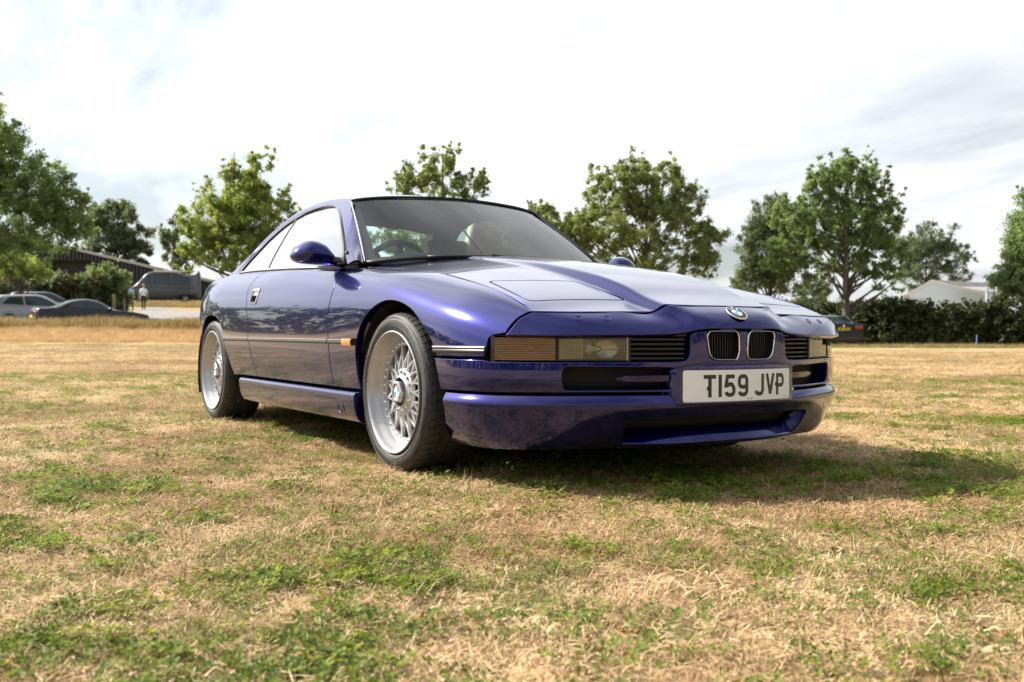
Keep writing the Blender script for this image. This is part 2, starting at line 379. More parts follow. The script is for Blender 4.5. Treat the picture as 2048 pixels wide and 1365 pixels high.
# ================================================================== the blue coupe: surfaces (x forward from the front axle, y left, z up)
ST = [  # x, nine (y, z) from sill to top edge
 (-3.72, [(.66, .30), (.685, .40), (.70, .51), (.70, .62), (.695, .70), (.685, .77), (.66, .83), (.615, .87), (.55, .885)]),
 (-3.50, [(.72, .295), (.745, .40), (.757, .51), (.758, .62), (.754, .70), (.743, .77), (.718, .832), (.675, .878), (.61, .90)]),
 (-3.10, [(.83, .295), (.85, .40), (.862, .51), (.865, .63), (.858, .715), (.842, .785), (.812, .85), (.765, .893), (.70, .915)]),
 (-2.75, [(.885, .295), (.905, .40), (.913, .51), (.913, .635), (.905, .72), (.888, .79), (.857, .853), (.812, .893), (.755, .912)]),
 (-2.40, [(.90, .295), (.918, .40), (.926, .51), (.923, .64), (.912, .722), (.892, .788), (.862, .845), (.826, .887), (.785, .910)]),
 (-1.85, [(.90, .295), (.917, .40), (.925, .51), (.920, .64), (.906, .724), (.887, .784), (.862, .834), (.831, .875), (.800, .897)]),
 (-1.20, [(.90, .295), (.916, .40), (.923, .51), (.918, .64), (.904, .72), (.885, .775), (.862, .82), (.838, .853), (.813, .872)]),
 (-.70, [(.90, .295), (.915, .40), (.921, .51), (.917, .635), (.903, .713), (.882, .765), (.850, .810), (.805, .840), (.740, .853)]),
 (-.35, [(.893, .295), (.91, .40), (.918, .51), (.917, .625), (.906, .697), (.884, .747), (.848, .789), (.795, .818), (.730, .830)]),
 (0.0, [(.88, .295), (.905, .40), (.915, .51), (.917, .60), (.908, .665), (.886, .714), (.846, .756), (.787, .786), (.722, .800)]),
 (.30, [(.873, .295), (.895, .39), (.907, .49), (.909, .565), (.899, .62), (.875, .665), (.835, .704), (.779, .735), (.720, .751)]),
 (.55, [(.86, .295), (.88, .38), (.89, .465), (.889, .525), (.879, .573), (.859, .613), (.823, .651), (.773, .683), (.720, .698)]),
 (.80, [(.80, .295), (.818, .37), (.822, .44), (.816, .485), (.803, .522), (.785, .553), (.763, .580), (.737, .602), (.715, .612)]),
]
SIDE_T = Tensor([s[0] for s in ST], np.arange(9)/8, [[(s[0], y, z) for y, z in s[1]] for s in ST])
def side_v(x, z):
    """the section parameter at which the side reaches height z at station x"""
    x = np.atleast_1d(x); z = np.atleast_1d(z); out = []
    vv = np.linspace(-.15, 1.0, 240)
    for a, b in zip(x, z):
        zz = SIDE_T(np.full(240, a), vv)[:, 2]; out.append(np.interp(b, np.maximum.accumulate(zz), vv))
    return np.array(out)
def side_y(x, z): return SIDE_T(np.atleast_1d(x), side_v(x, z))[:, 1]
TOPV = 1.0
# bonnet: z(x, y)
_zs = CS([-.9, -.70, -.45, -.2, .066, .30, .461, .60, .70, .777, .85, .92, 1.0], [.866, .853, .838, .818, .791, .752, .7185, .683, .652, .6235, .602, .584, .562])
_d = CS([-.9, -.5, -.157, .24, .6, .9, 1.0], [.085, .076, .063, .050, .041, .045, .048])
_bmp = CS([-.9, -.45, -.157, .24, .6, .80, .95], [.006, .010, .013, .024, .036, .032, .026])
def hood_z(x, y):
    q = np.abs(y)/.72
    yi = .242+.02*np.clip((1-x)/1.2, 0, 1.5); t = np.clip((yi+.075-np.abs(y))/.075, 0, 1); t = t*t*t*(t*(6*t-15)+10)
    rear = np.clip((-.28-x)/.5, 0, 1)**2*.03*np.clip(1-np.abs(np.abs(y)-.55)/.35, 0, 1)
    return _zs(x)+_d(x)*(1-q*q)+_bmp(x)*t
def HOOD(u, v): return np.stack([u, v, hood_z(u, v)], 1)
def mirrored(u, v, G):
    u = np.asarray(u, float); G = np.asarray(G, float); H = G[::-1][:-1]*[1, -1, 1]
    return Tensor(np.concatenate([-u[::-1][:-1], u]), v, np.concatenate([H, G]))
# nose panel between the bonnet shut line and the lamps: columns (shut, mid, mid, lip)
NOSE_COLS = [
 ((.946, 0, .650), (1.000, 0, .622), (1.030, 0, .593), (1.043, 0, .566)),
 ((.943, .12, .649), (.996, .12, .6215), (1.026, .12, .592), (1.039, .12, .566)),
 ((.931, .20, .643), (.984, .20, .615), (1.013, .20, .586), (1.027, .20, .561)),
 ((.918, .25, .632), (.962, .25, .604), (.996, .25, .574), (1.012, .252, .550)),
 ((.905, .30, .624), (.948, .305, .597), (.979, .31, .568), (.996, .315, .546)),
 ((.880, .40, .622), (.920, .41, .595), (.947, .42, .566), (.962, .43, .543)),
 ((.855, .50, .622), (.890, .52, .595), (.912, .53, .566), (.923, .545, .542)),
 ((.825, .60, .622), (.850, .63, .596), (.865, .65, .566), (.871, .67, .540)),
 ((.777, .728, .622), (.771, .776, .602), (.767, .806, .572), (.760, .833, .540)),
]
NOSE_S = np.array([0, .12, .20, .25, .30, .41, .52, .635, .80])/.80
NOSE_COLS = [((c[0][0], c[0][1], float(hood_z(np.array([c[0][0]]), np.array([c[0][1]]))[0])-.0008),)+c[1:] for c in NOSE_COLS]
NOSE_T = mirrored(NOSE_S, [0, .33, .66, 1], NOSE_COLS)
# bumper face: plan curve (x, y) and per-level push; levels by height
PLAN = np.array([(1.034, 0), (1.030, .12), (1.017, .24), (.985, .36), (.945, .46), (.895, .57), (.845, .67), (.785, .765), (.715, .838), (.62, .882), (.52, .899), (.42, .905), (.32, .908)])
PLAN_S = np.concatenate([[0], np.cumsum(np.linalg.norm(np.diff(PLAN, axis=0), axis=1))])
def levels(rows):
    """rows: (z, push outwards along the plan normal)"""
    P = CS(PLAN_S, PLAN); t = P(PLAN_S+1e-3)-P(PLAN_S-1e-3); t /= np.linalg.norm(t, axis=1)[:, None]; n = np.stack([t[:, 1], -t[:, 0]], 1); n[0] = (1, 0)
    return [[np.array([*(PLAN[i]+n[i]*p), z]) for z, p in rows(i)] for i in range(len(PLAN))]
BV = np.array([0, .2, .45, .7, 1.0])
def _brow(i):
    f = max(0, 1-PLAN[i][1]/.42) if i < 5 else 0.0     # the middle, round the twin grilles, stands a little further out at the top
    g = .013*max(0, 1-(PLAN[i][1]/.40)**2) if PLAN[i][1] < .40 else 0.0
    return [(.342, -.010-g), (.370, -.003-g), (.41, .0-g*.8), (.452, -.001), (.560, -.004+.008*f)]
BUMP_T = mirrored(PLAN_S, BV, levels(_brow))
def bump_v(z): return np.interp(z, [.342, .370, .41, .452, .560], BV)
SV = np.array([0, .12, .40, .72, .93, 1.0])
SPZ = [.142, .162, .215, .285, .322, .338]
def _srow(i):
    y = PLAN[i][1]; c = max(0.0, 1-(y/.62)**2); k = max(0.0, 1-(y/.42)**2)*.020; e = min(1, max(0, (y-.45)/.25))*.004
    w = 1-.32*min(1, max(0, (y-.48)/.2))
    return [(.142, (-.116-.01*c)*w), (.162, (-.086+.004*c)*w), (.215, (-.038-k*.3)*w), (.285, .000+e-k), (.322, -.001+e-k), (.338, -.010-k)]
SPOIL_T = mirrored(PLAN_S, SV, levels(_srow))
def spoil_v(z): return np.interp(z, SPZ, SV)
def s_at_y(y): return np.interp(y, PLAN[:, 1], PLAN_S)
# greenhouse side: y(x, z)
def gh_y(x, z):
    return .805-.035*np.clip((x+.75), -3, 1)**2*0-.66*(z-.88)-.16*(z-.88)**2-.012*np.clip((-1.9-x), 0, 2)**2
def GLASS(u, v): return np.stack([u, gh_y(u, v), v], 1)
# windscreen and rear window
WS_T = mirrored([0, .5, .85, 1], [0, .5, 1], [
 [(-.44, 0, .91), (-.755, 0, 1.095), (-1.085, 0, 1.266)],
 [(-.505, .36, .904), (-.80, .325, 1.088), (-1.118, .295, 1.259)],
 [(-.625, .61, .890), (-.885, .555, 1.073), (-1.175, .495, 1.245)],
 [(-.715, .705, .876), (-.955, .64, 1.062), (-1.214, .572, 1.234)]])
RW_T = mirrored([0, .6, 1], [0, .5, 1], [
 [(-2.28, 0, 1.262), (-2.66, 0, 1.105), (-3.02, 0, .93)],
 [(-2.29, .28, 1.250), (-2.66, .36, 1.092), (-3.00, .42, .925)],
 [(-2.32, .455, 1.222), (-2.64, .565, 1.07), (-2.95, .66, .918)]])
# pillars and roof edge: outer line G (glass edge), crown M, inner line I
RAIL = [  # G, M, I
 ((-.655, .815, .866), (-.645, .775, .884), (-.700, .715, .868)),
 ((-.86, .752, .960), (-.875, .708, .985), (-.925, .648, 1.037)),
 ((-1.10, .668, 1.080), (-1.07, .632, 1.118), (-1.115, .600, 1.170)),
 ((-1.285, .606, 1.172), (-1.225, .573, 1.222), (-1.222, .558, 1.243)),
 ((-1.45, .566, 1.232), (-1.43, .540, 1.268), (-1.43, .495, 1.282)),
 ((-1.72, .549, 1.257), (-1.72, .525, 1.290), (-1.72, .470, 1.305)),
 ((-1.99, .556, 1.243), (-1.99, .532, 1.280), (-1.99, .470, 1.296)),
 ((-2.23, .600, 1.176), (-2.24, .566, 1.228), (-2.20, .468, 1.262)),
 ((-2.37, .676, 1.062), (-2.43, .650, 1.110), (-2.42, .49, 1.178)),
 ((-2.45, .748, .958), (-2.54, .728, .998), (-2.70, .585, 1.040)),
 ((-2.48, .788, .903), (-2.78, .772, .904), (-2.96, .668, .912)),
]
_g = np.array([r[0] for r in RAIL]); RAIL_U = np.concatenate([[0], np.cumsum(np.linalg.norm(np.diff(_g, axis=0), axis=1))])
RAIL_T = Tensor(RAIL_U, [0, .5, 1], RAIL)
ROOF_T = Tensor([-2.36, -2.20, -1.99, -1.72, -1.43, -1.222, -1.08], [-1., -.7, -.35, 0, .35, .7, 1.0], [
 [(-2.33, -0.46, 1.218), (-2.31, -0.32, 1.24), (-2.3, -0.16, 1.25), (-2.3, 0, 1.256), (-2.3, 0.16, 1.25), (-2.31, 0.32, 1.24), (-2.33, 0.46, 1.218)],
 [(-2.2, -0.468, 1.252), (-2.2, -0.33, 1.27), (-2.2, -0.16, 1.278), (-2.2, 0, 1.281), (-2.2, 0.16, 1.278), (-2.2, 0.33, 1.27), (-2.2, 0.468, 1.252)],
 [(-1.99, -0.472, 1.2905), (-1.99, -0.33, 1.303), (-1.99, -0.16, 1.31), (-1.99, 0, 1.312), (-1.99, 0.16, 1.31), (-1.99, 0.33, 1.303), (-1.99, 0.472, 1.2905)],
 [(-1.72, -0.472, 1.304), (-1.72, -0.33, 1.3155), (-1.72, -0.16, 1.322), (-1.72, 0, 1.324), (-1.72, 0.16, 1.322), (-1.72, 0.33, 1.3155), (-1.72, 0.472, 1.304)],
 [(-1.43, -0.497, 1.2815), (-1.43, -0.35, 1.304), (-1.43, -0.17, 1.3125), (-1.43, 0, 1.3145), (-1.43, 0.17, 1.3125), (-1.43, 0.35, 1.304), (-1.43, 0.497, 1.2815)],
 [(-1.222, -0.545, 1.246), (-1.19, -0.38, 1.274), (-1.175, -0.19, 1.284), (-1.17, 0, 1.286), (-1.175, 0.19, 1.284), (-1.19, 0.38, 1.274), (-1.222, 0.545, 1.246)],
 [(-1.205, -0.56, 1.24), (-1.14, -0.38, 1.26), (-1.11, -0.19, 1.271), (-1.1, 0, 1.2735), (-1.11, 0.19, 1.271), (-1.14, 0.38, 1.26), (-1.205, 0.56, 1.24)]])
# ------------------------------------------------------------------ car materials
def car_paint(name, base, metal=.62, rough=.36, flake=.12):
    m = mat(name, base, rough, metal, Coat_Weight=1.0, Coat_Roughness=.012, Coat_IOR=1.58)
    t = m.node_tree; b = t.nodes['Principled BSDF']
    tc = N(t, 'ShaderNodeTexCoord'); v = N(t, 'ShaderNodeTexVoronoi', i_Scale=1400.0); t.links.new(tc.outputs['Object'], v.inputs['Vector'])
    mx = N(t, 'ShaderNodeMix', data_type='RGBA', blend_type='MULTIPLY'); mx.inputs['Factor'].default_value = flake
    mx.inputs['A'].default_value = (*base, 1); t.links.new(v.outputs['Color'], mx.inputs['B'])
    sc = N(t, 'ShaderNodeMix', data_type='RGBA', blend_type='ADD'); sc.inputs['Factor'].default_value = flake*.3
    t.links.new(mx.outputs['Result'], sc.inputs['A']); t.links.new(mx.outputs['Result'], sc.inputs['B'])
    t.links.new(sc.outputs['Result'], b.inputs['Base Color'])
    return m
def glass_mat(name, tint, boost=1.5, rough=0.0):
    m = bpy.data.materials.new(name); m.use_nodes = True; t = m.node_tree; t.nodes.clear()
    fr = N(t, 'ShaderNodeFresnel', i_IOR=1.5); mu = N(t, 'ShaderNodeMath', operation='MULTIPLY', use_clamp=True, i_1=boost); t.links.new(fr.outputs[0], mu.inputs[0])
    tr = N(t, 'ShaderNodeBsdfTransparent'); tr.inputs[0].default_value = (*tint, 1)
    gl = N(t, 'ShaderNodeBsdfGlossy', i_Roughness=rough); gl.inputs[0].default_value = (1, 1, 1, 1)
    mx = N(t, 'ShaderNodeMixShader'); t.links.new(mu.outputs[0], mx.inputs[0]); t.links.new(tr.outputs[0], mx.inputs[1]); t.links.new(gl.outputs[0], mx.inputs[2])
    o = N(t, 'ShaderNodeOutputMaterial'); t.links.new(mx.outputs[0], o.inputs[0]); MATS[name] = m; return m
PAINT = car_paint('violet_blue_paint', (.0036, .0040, .138), metal=.9, rough=.20)
BLACK = mat('black_trim', (.012, .012, .013), .42)
RUBBER = mat('seal_rubber', (.015, .015, .016), .6)
DARK = mat('dark_void', (.006, .006, .007), .8)
CHROME = mat('chrome', (.78, .78, .80), .09, 1.0)
ALU = mat('anodised_trim', (.30, .30, .31), .34, 1.0)
GLASS_WS = glass_mat('windscreen_glass', (.74, .89, .87), .80)
GLASS_SIDE_BOOSTED = glass_mat('side_glass_boosted_reflection', (.78, .86, .84), 2.4)  # right-hand panes: sky reflection raised in the material so they read whiter
GLASS_SIDE_PLAIN = glass_mat('side_glass_plain_reflection', (.78, .88, .84), 1.0)  # left-hand panes: the same glass, with the reflection left unraised
LENS = glass_mat('clear_lens', (.80, .80, .76), 1.3)
SMOKE = glass_mat('smoked_lens', (.60, .37, .22), 1.2)
SILVER = noise_color(mat('wheel_silver', (.40, .40, .41), .36, .6, Coat_Weight=.4, Coat_Roughness=.12), (.40, .40, .41), (.44, .44, .445), 40)
TYRE = noise_color(mat('tyre_rubber', (.02, .02, .021), .62), (.014, .014, .015), (.034, .032, .030), 30, bump=.25, bscale=220)
AMBER = mat('amber_lens', (.75, .20, .03), .12, 0, Coat_Weight=1.0)
WHITEP = mat('plate_white', (.88, .88, .85), .35)
GREYP = mat('plate_character', (.030, .026, .022), .35)
LINING = mat('cabin_lining', (.030, .036, .040), .95)
TAN = noise_color(mat('tan_leather', (.40, .31, .22), .55), (.34, .26, .18), (.46, .36, .26), 14)
DASHM = mat('dashboard_black', (.045, .055, .056), .5)
WHITE_E = mat('badge_white', (.82, .82, .82), .25, 0, Coat_Weight=1.0)
BLUE_E = mat('badge_blue', (.06, .32, .72), .25, 0, Coat_Weight=1.0)

car = empty('coupe', (0, 0, 0))
tag(car, 'glossy violet blue two-door coupe parked on the dry grass in the foreground', 'car')
def part(name, me, parent=None): return link(name, me, parent or car)
def vpoly(pts):  # (x, z or None for the top edge) -> (x, v)
    return [(x, (1.0 if z is None else float(side_v(x, z)[0]))) for x, z in pts]
def lerp_pts(a, b, n): return [(a[0]+(b[0]-a[0])*i/n, a[1]+(b[1]-a[1])*i/n) for i in range(n)]

SVV = .72
arch_f = smooth_poly([(-.316, .300), (-.327, .36), (-.327, .434), (-.318, .498), (-.262, .582), (-.172, .640), (-.053, .675), (.064, .671), (.178, .641), (.264, .598), (.325, .556), (.366, .518), (.392, .476)], 5)
arch_r = smooth_poly([(-2.168, .300), (-2.255, .430), (-2.318, .520), (-2.36, .572), (-2.44, .624), (-2.56, .650), (-2.68, .652), (-2.80, .628), (-2.90, .575), (-2.975, .49), (-3.02, .39), (-3.04, .30)], 6)
door_f = smooth_poly([(-.715, .845), (-.660, .790), (-.640, .721), (-.643, .664), (-.640, .585), (-.628, .494), (-.621, .404), (-.612, .306)], 5)
door_r = smooth_poly([(-1.885, .885), (-1.928, .850), (-1.952, .816), (-1.936, .756), (-1.868, .647), (-1.820, .508), (-1.775, .399), (-1.725, .306)], 5)
zsill = .306
fender_poly = vpoly([(.765, None), (.755, .612), (.748, .595), (.745, .569), (.743, .549), (.72, .544), (.694, .5405), (.684, .530), (.682, .486), (.677, .466), (.55, .4635), (.40, .4635)]) + vpoly(arch_f[::-1]) + vpoly(lerp_pts((-.33, zsill), (-.61, zsill), 3)) + vpoly(door_f[::-1]) + [(-.72, 1.0)]
fender_poly += [(x, 1.0) for x in (-.5, -.2, .1, .4, .6)]
door_poly = vpoly(door_f) + vpoly(lerp_pts((-.62, zsill), (-1.72, zsill), 6)) + vpoly(door_r[::-1]) + [(-1.88, 1.0), (-1.5, 1.0), (-1.1, 1.0), (-.735, 1.0)]
quarter_poly = vpoly(door_r) + vpoly(lerp_pts((-1.73, zsill), (-2.16, zsill), 3)) + vpoly(arch_r) + vpoly([(-3.1, .31), (-3.4, .31), (-3.71, .31)]) + [(-3.71, 1.0), (-3.3, 1.0), (-2.8, 1.0), (-2.4, 1.0), (-1.9, 1.0)]
hx = (-1.845, -1.735, .707, .787)
handle_hole = vpoly(round_rect(*hx, .008, 3))
sill_T = Tensor([-2.0, -1.2, -.30], np.arange(7)/6, [[(x, y+dy, z) for y, z in ((.878, .298), (.915, .294), (.930, .283), (.931, .262), (.924, .215), (.905, .172), (.87, .158))] for x, dy in ((-2.0, 0), (-1.2, .002), (-.30, -.004))])
for sd, nm in ((-1, 'right'), (1, 'left')):
    part('front_fender', panel_mesh('front_fender', SIDE_T, fender_poly, (), .016, 1, SVV, side=sd, flip=True, m=PAINT, depth=.03, gap=.0055))
    part('door', panel_mesh('door', SIDE_T, door_poly, (handle_hole,), .018, 1, SVV, side=sd, flip=True, m=PAINT, hole_depth=.03, gap=.0055))
    door = bpy.context.scene.objects[[o.name for o in car.children if o.name.startswith('door')][-1]]
    part('quarter_panel', panel_mesh('quarter_panel', SIDE_T, quarter_poly, (), .02, 1, SVV, side=sd, flip=True, m=PAINT, depth=.03, gap=.0055))
    part('side_skirt', panel_mesh('side_skirt', sill_T, [(-.318, 0), (-.318, 1), (-1.965, 1), (-1.975, .6), (-1.985, 0)], (), .02, 1, .2, side=sd, flip=False, m=PAINT, depth=.09))
    # dark inner shell behind the gaps
    full = vpoly([(.742, .56), (.68, .53), (.67, .468), (.40, .468)])+vpoly(arch_f[::-1])+vpoly([(-.33, .30), (-2.16, .30)])+vpoly(arch_r)+vpoly([(-3.1, .31), (-3.68, .31)])+[(-3.68, .985), (-2.8, .985), (-1.5, .985), (-.5, .985), (.3, .985), (.74, .98)]
    part('inner_shell', panel_mesh('inner_shell', SIDE_T, full, (), .05, 1, SVV, side=sd, flip=True, m=DARK, off=-.016, depth=0, gap=0))
    # door handle: surround, flap, pocket
    def on_side(x, z, o, sd=sd):
        v = float(side_v(x, z)[0]); p = SIDE_T([x], [v])[0]; q = SIDE_T([x+.01], [v])[0]; r_ = SIDE_T([x], [v+.01])[0]
        n = np.cross(q-p, r_-p); n /= -np.linalg.norm(n); n = -n if n[1] < 0 else n
        p = p+n*o; return (p[0], p[1]*sd, p[2])
    hb = MB(); ro = round_rect(hx[0]-.004, hx[1]+.004, hx[2]-.004, hx[3]+.004, .012, 3); ri = round_rect(hx[0]+.009, hx[1]-.009, hx[2]+.010, hx[3]-.010, .005, 3); k = len(ro)
    V = [on_side(x, z, .003) for x, z in ro]+[on_side(x, z, .004) for x, z in ri]+[on_side(x, z, -.02) for x, z in ri]
    hb.add(V, [(i, (i+1) % k, k+(i+1) % k, k+i) for i in range(k)]+[(k+i, k+(i+1) % k, 2*k+(i+1) % k, 2*k+i) for i in range(k)])
    ho = hb.obj('door_handle', ALU, door, smooth=False)
    fb = MB(); fp = [(hx[0]+.011, .752), (hx[1]-.011, .752), (hx[1]-.011, .776), (hx[0]+.011, .776)]
    V = [on_side(x, z, o) for o in (-.012, -.001) for x, z in fp]; fb.add(V, [(0, 1, 2, 3), (4, 5, 6, 7), (0, 1, 5, 4), (1, 2, 6, 5), (2, 3, 7, 6), (3, 0, 4, 7)])
    fb.obj('handle_flap', mat('handle_grey', (.35, .36, .36), .3, .6), door)
    pb = MB(); V = [on_side(x, z, -.022) for x, z in ((hx[0], hx[2]), (hx[1], hx[2]), (hx[1], hx[3]), (hx[0], hx[3]))]; pb.add(V, [(0, 1, 2, 3)]); pb.obj('handle_pocket', DARK, door)
    # rub strips: black moulding with a bright upper line
    def strip(name, x0, x1, z0, z1, out, m_, parent=car, n=14, taper=0):
        b = MB(); xs = np.linspace(x0, x1, n); prof = [(z0, .000), (z0+.001, out*.8), (z0+(z1-z0)*.3, out), (z0+(z1-z0)*.7, out), (z1-.001, out*.8), (z1, .000)]; k = len(prof)
        V = [on_side(x, z, o) for x in xs for z, o in prof]
        F = [(i*k+j, (i+1)*k+j, (i+1)*k+j+1, i*k+j+1) for i in range(n-1) for j in range(k-1)]+[tuple(range(k)), tuple((n-1)*k+j for j in range(k))]
        b.add(V, F); return link(name, b.mesh(name, m_, angle=50), parent)
    for x0, x1 in ((-.437, -.624), (-.634, -1.818), (-1.828, -2.295)):
        zz = lambda x: .509+(-.4-x)*.0075
        st_ = strip('rub_strip', x0, x1, .499, .514, .011, BLACK)
        strip('bright_line', x0, x1, .5145, .5215, .009, CHROME, st_)
    st_ = strip('rub_strip', .388, .679, .478, .492, .010, BLACK); strip('bright_line', .388, .679, .4925, .503, .010, ALU, st_)
    ind = strip('side_indicator', -.335, -.430, .4935, .5245, .021, AMBER, n=4); strip('indicator_base', -.328, -.338, .4945, .5255, .019, BLACK, ind, n=3)
    # belt trim under the glass
    bt = MB(); xs = np.linspace(-.70, -2.475, 28); prof = [(0, -.004), (.003, .006), (.0075, .009), (.013, .007), (.017, .000)]; k = len(prof); V = []
    for x in xs:
        p = SIDE_T([x], [1.0])[0]
        zt = p[2]
        for dz, o in prof: V.append((x, (p[1]+o-dz*.5)*sd, zt+dz-.002))
    bt.add(V, [(i*k+j, (i+1)*k+j, (i+1)*k+j+1, i*k+j+1) for i in range(len(xs)-1) for j in range(k-1)]); bt.obj('belt_trim', ALU, car, smooth=True)
    # wheel arch liners
    for cx, r_, z0 in ((.03, .405, .14), (-2.64, .43, .2)):
        lb = MB(); a = np.linspace(R(-20), R(200), 26); V = [(cx+r_*math.cos(t), y*sd, .295+r_*.97*math.sin(t)) for t in a for y in (.50, .885)]
        lb.add(V, [(2*i, 2*i+1, 2*i+3, 2*i+2) for i in range(25)]); n0 = lb.n
        lb.add([(cx+r_*math.cos(t), .50*sd, .295+r_*.97*math.sin(t)) for t in a], [tuple(range(26))]); lb.obj('wheel_arch_liner', DARK, car, smooth=False)
    # glass in the side window opening
    gtop = smooth_poly([(-1.13, 1.097), (-1.29, 1.178), (-1.37, 1.208), (-1.455, 1.230), (-1.56, 1.243), (-1.72, 1.254), (-1.88, 1.254), (-2.01, 1.234), (-2.14, 1.206), (-2.236, 1.166), (-2.315, 1.112), (-2.385, 1.035), (-2.435, .975), (-2.462, .915)], 4)
    bs = [(-1.893, .895), (-1.955, .979), (-2.00, 1.06), (-2.04, 1.144), (-2.062, 1.2265)]
    belt = lambda x: np.interp(x, [-2.47, -1.85, -1.2, -.7], [.918, .905, .880, .868])
    iB = int(np.argmin([abs(g[0]+2.062) for g in gtop]))
    fr_g = [(-.715, .873)]+[(-.84, .948)]+[tuple(g) for g in gtop[:iB]]+bs[::-1]+[(x, float(belt(x))) for x in (-1.7, -1.4, -1.0)]
    rr_g = bs+[tuple(g) for g in gtop[iB:]]+[(x, float(belt(x))) for x in (-2.3, -2.1)]
    part('front_side_window', panel_mesh('front_side_window', GLASS, fr_g, (), .05, 1, 1.2, side=sd, flip=True, m=GLASS_SIDE_BOOSTED if sd < 0 else GLASS_SIDE_PLAIN, depth=.004, lip=.001, gap=.003))
    part('rear_side_window', panel_mesh('rear_side_window', GLASS, rr_g, (), .05, 1, 1.2, side=sd, flip=True, m=GLASS_SIDE_BOOSTED if sd < 0 else GLASS_SIDE_PLAIN, depth=.004, lip=.001, gap=.003))
    pb = MB(); P_ = smooth_poly(bs, 5); GP = GLASS(P_[:, 0], P_[:, 1]); V = []
    for p in GP:
        for dx, dy in ((-.007, -.004), (.007, -.004), (.006, .004), (-.006, .004)): V.append((p[0]+dx, (p[1]+dy)*sd, p[2]))
    k = 4; pb.add(V, [(i*k+j, i*k+(j+1) % k, (i+1)*k+(j+1) % k, (i+1)*k+j) for i in range(len(GP)-1) for j in range(k)]); pb.obj('window_seal', RUBBER, car, smooth=False)
    # black frame round the opening, just outside the glass
    fb = MB(); path = np.array([(-.70, .868), (-.84, .953)]+[tuple(g) for g in gtop]); P3 = GLASS(path[:, 0], path[:, 1])
    fb.tube(P3*[1, sd, 1]+[0, sd*.002, 0], .0085, 6); fb.obj('window_trim', RUBBER, car, smooth=True)
    # painted pillars and roof edge
    part('roof_rail', grid_mesh('roof_rail', RAIL_T, np.linspace(0, RAIL_U[-1], 120), np.linspace(-.03, 1.0, 12), PAINT, sd, flip=False))
    part('pillar_lining', grid_mesh('pillar_lining', RAIL_T, np.linspace(0, RAIL_U[-1], 60), np.linspace(.05, .92, 6), LINING, sd, flip=False, off=-.010))
    # bright line beside the windscreen and the gutter over the door
    wb = MB(); P3 = WS_T(np.full(24, 1.0), np.linspace(0, 1, 24)); wb.tube(P3*[1, sd, 1]+[.006, sd*.004, .004], .0042, 6); wb.obj('windscreen_bright_trim', CHROME, car, smooth=True)
    kb = MB(); P3 = WS_T(np.full(24, .965), np.linspace(0.02, 1, 24)); kb.tube(P3+[.004, 0, .003], .0125, 6); kb.obj('left_seal_pillar_shade', RUBBER, car, smooth=True)  # left edge only: rubber seal thickened in black to stand for pillar shade
    # exterior mirror
    prof = [(-.790, .8625, .012, .030), (-.812, .868, .014, .032), (-.835, .876, .019, .036), (-.86, .889, .030, .044), (-.89, .9065, .046, .054), (-.92, .915, .0545, .060), (-.95, .9185, .0570, .063), (-.98, .9175, .0545, .063), (-1.01, .912, .0465, .058), (-1.035, .905, .034, .046), (-1.050, .901, .020, .032), (-1.058, .899, .006, .012)]
    sy = CS(np.arange(len(prof)), np.array(prof)); D = sy(np.linspace(0, len(prof)-1, 60)); th = np.linspace(0, 2*math.pi, 41)[:-1]; V = []
    for y, z, rz, rx in D:
        rz = max(rz, .002)
        for a in th:
            c_, s_ = math.cos(a), math.sin(a); xr = rx*1.25 if c_ > 0 else rx*.55
            V.append((-.862+xr*np.sign(c_)*abs(c_)**.9+(y+.95)*.10-(y+.80)*.1*0, -(y*.97+.012)*sd, z+.008+rz*s_))
    V = np.array(V); mb = MB(); n = 40; mb.add(V, [(i*n+j, i*n+(j+1) % n, (i+1)*n+(j+1) % n, (i+1)*n+j) for i in range(59) for j in range(n)]+[tuple(range(n)), tuple(59*n+j for j in range(n))])
    mo = mb.obj('door_mirror', PAINT, car, smooth=True)
    gb = MB(); gb.lathe([(0.001, 0), (.044, 0), (.046, .004)], 'x', 24); g = gb.mesh('mirror_glass', CHROME); gl = link('mirror_glass', g, mo, (-.903, sd*.918, .925)); gl.scale = (1, 1.75, 1.02)
    ab = MB(); ab.prism([(-.745, .872), (-.86, .878), (-.86, .895), (-.79, .935), (-.775, .935)], sd*.800, sd*.812, lambda a, b, c: (a, c-sd*(b-.865)*.55, b)); ab.tube([(-.75, sd*.79, .885), (-.845, sd*.85, .905)], [.014, .011], 8); ab.obj('mirror_mount', BLACK, mo)
    jb = MB(); jb.lathe([(.028, .9245), (.0305, .9275), (.033, .9245)], 'y', 26); j = link('jack_cover', jb.mesh('jack_cover', PAINT, smooth=True), car, (-.47, 0 if sd > 0 else 0, .228)); j.scale = (1, sd, 1)

# ------------------------------------------------------------------ bonnet, lids, nose
nose_shut = [tuple(c[0][:2]) for c in NOSE_COLS]
shut_s = smooth_poly([(x, y) for x, y in nose_shut], 6)
rear_edge = smooth_poly([(-.70, .722), (-.635, .62), (-.52, .40), (-.455, .2), (-.43, 0)], 6)
half = [(x-.004, y) for x, y in shut_s]+[(x, .7195) for x in (.70, .55, .3, .1, -.2, -.45)]+[(x, y) for x, y in rear_edge]
hood_poly = half+[(x, -y) for x, y in half[::-1][1:]]
lid = smooth_poly([(.392, .668), (.372, .650), (.374, .63), (.432, .44), (.462, .345), (.472, .334), (.49, .331), (.60, .318), (.728, .305), (.7365, .309), (.737, .325), (.722, .42), (.694, .60), (.690, .650), (.678, .676), (.660, .682), (.56, .682)], 3, closed=True)
part('bonnet', panel_mesh('bonnet', HOOD, hood_poly, (lid, lid*[1, -1]), .018, 1, 1, m=PAINT, lip=.003, gap=.006, hole_depth=.012, hole_lip=.0015, hole_gap=.0065))
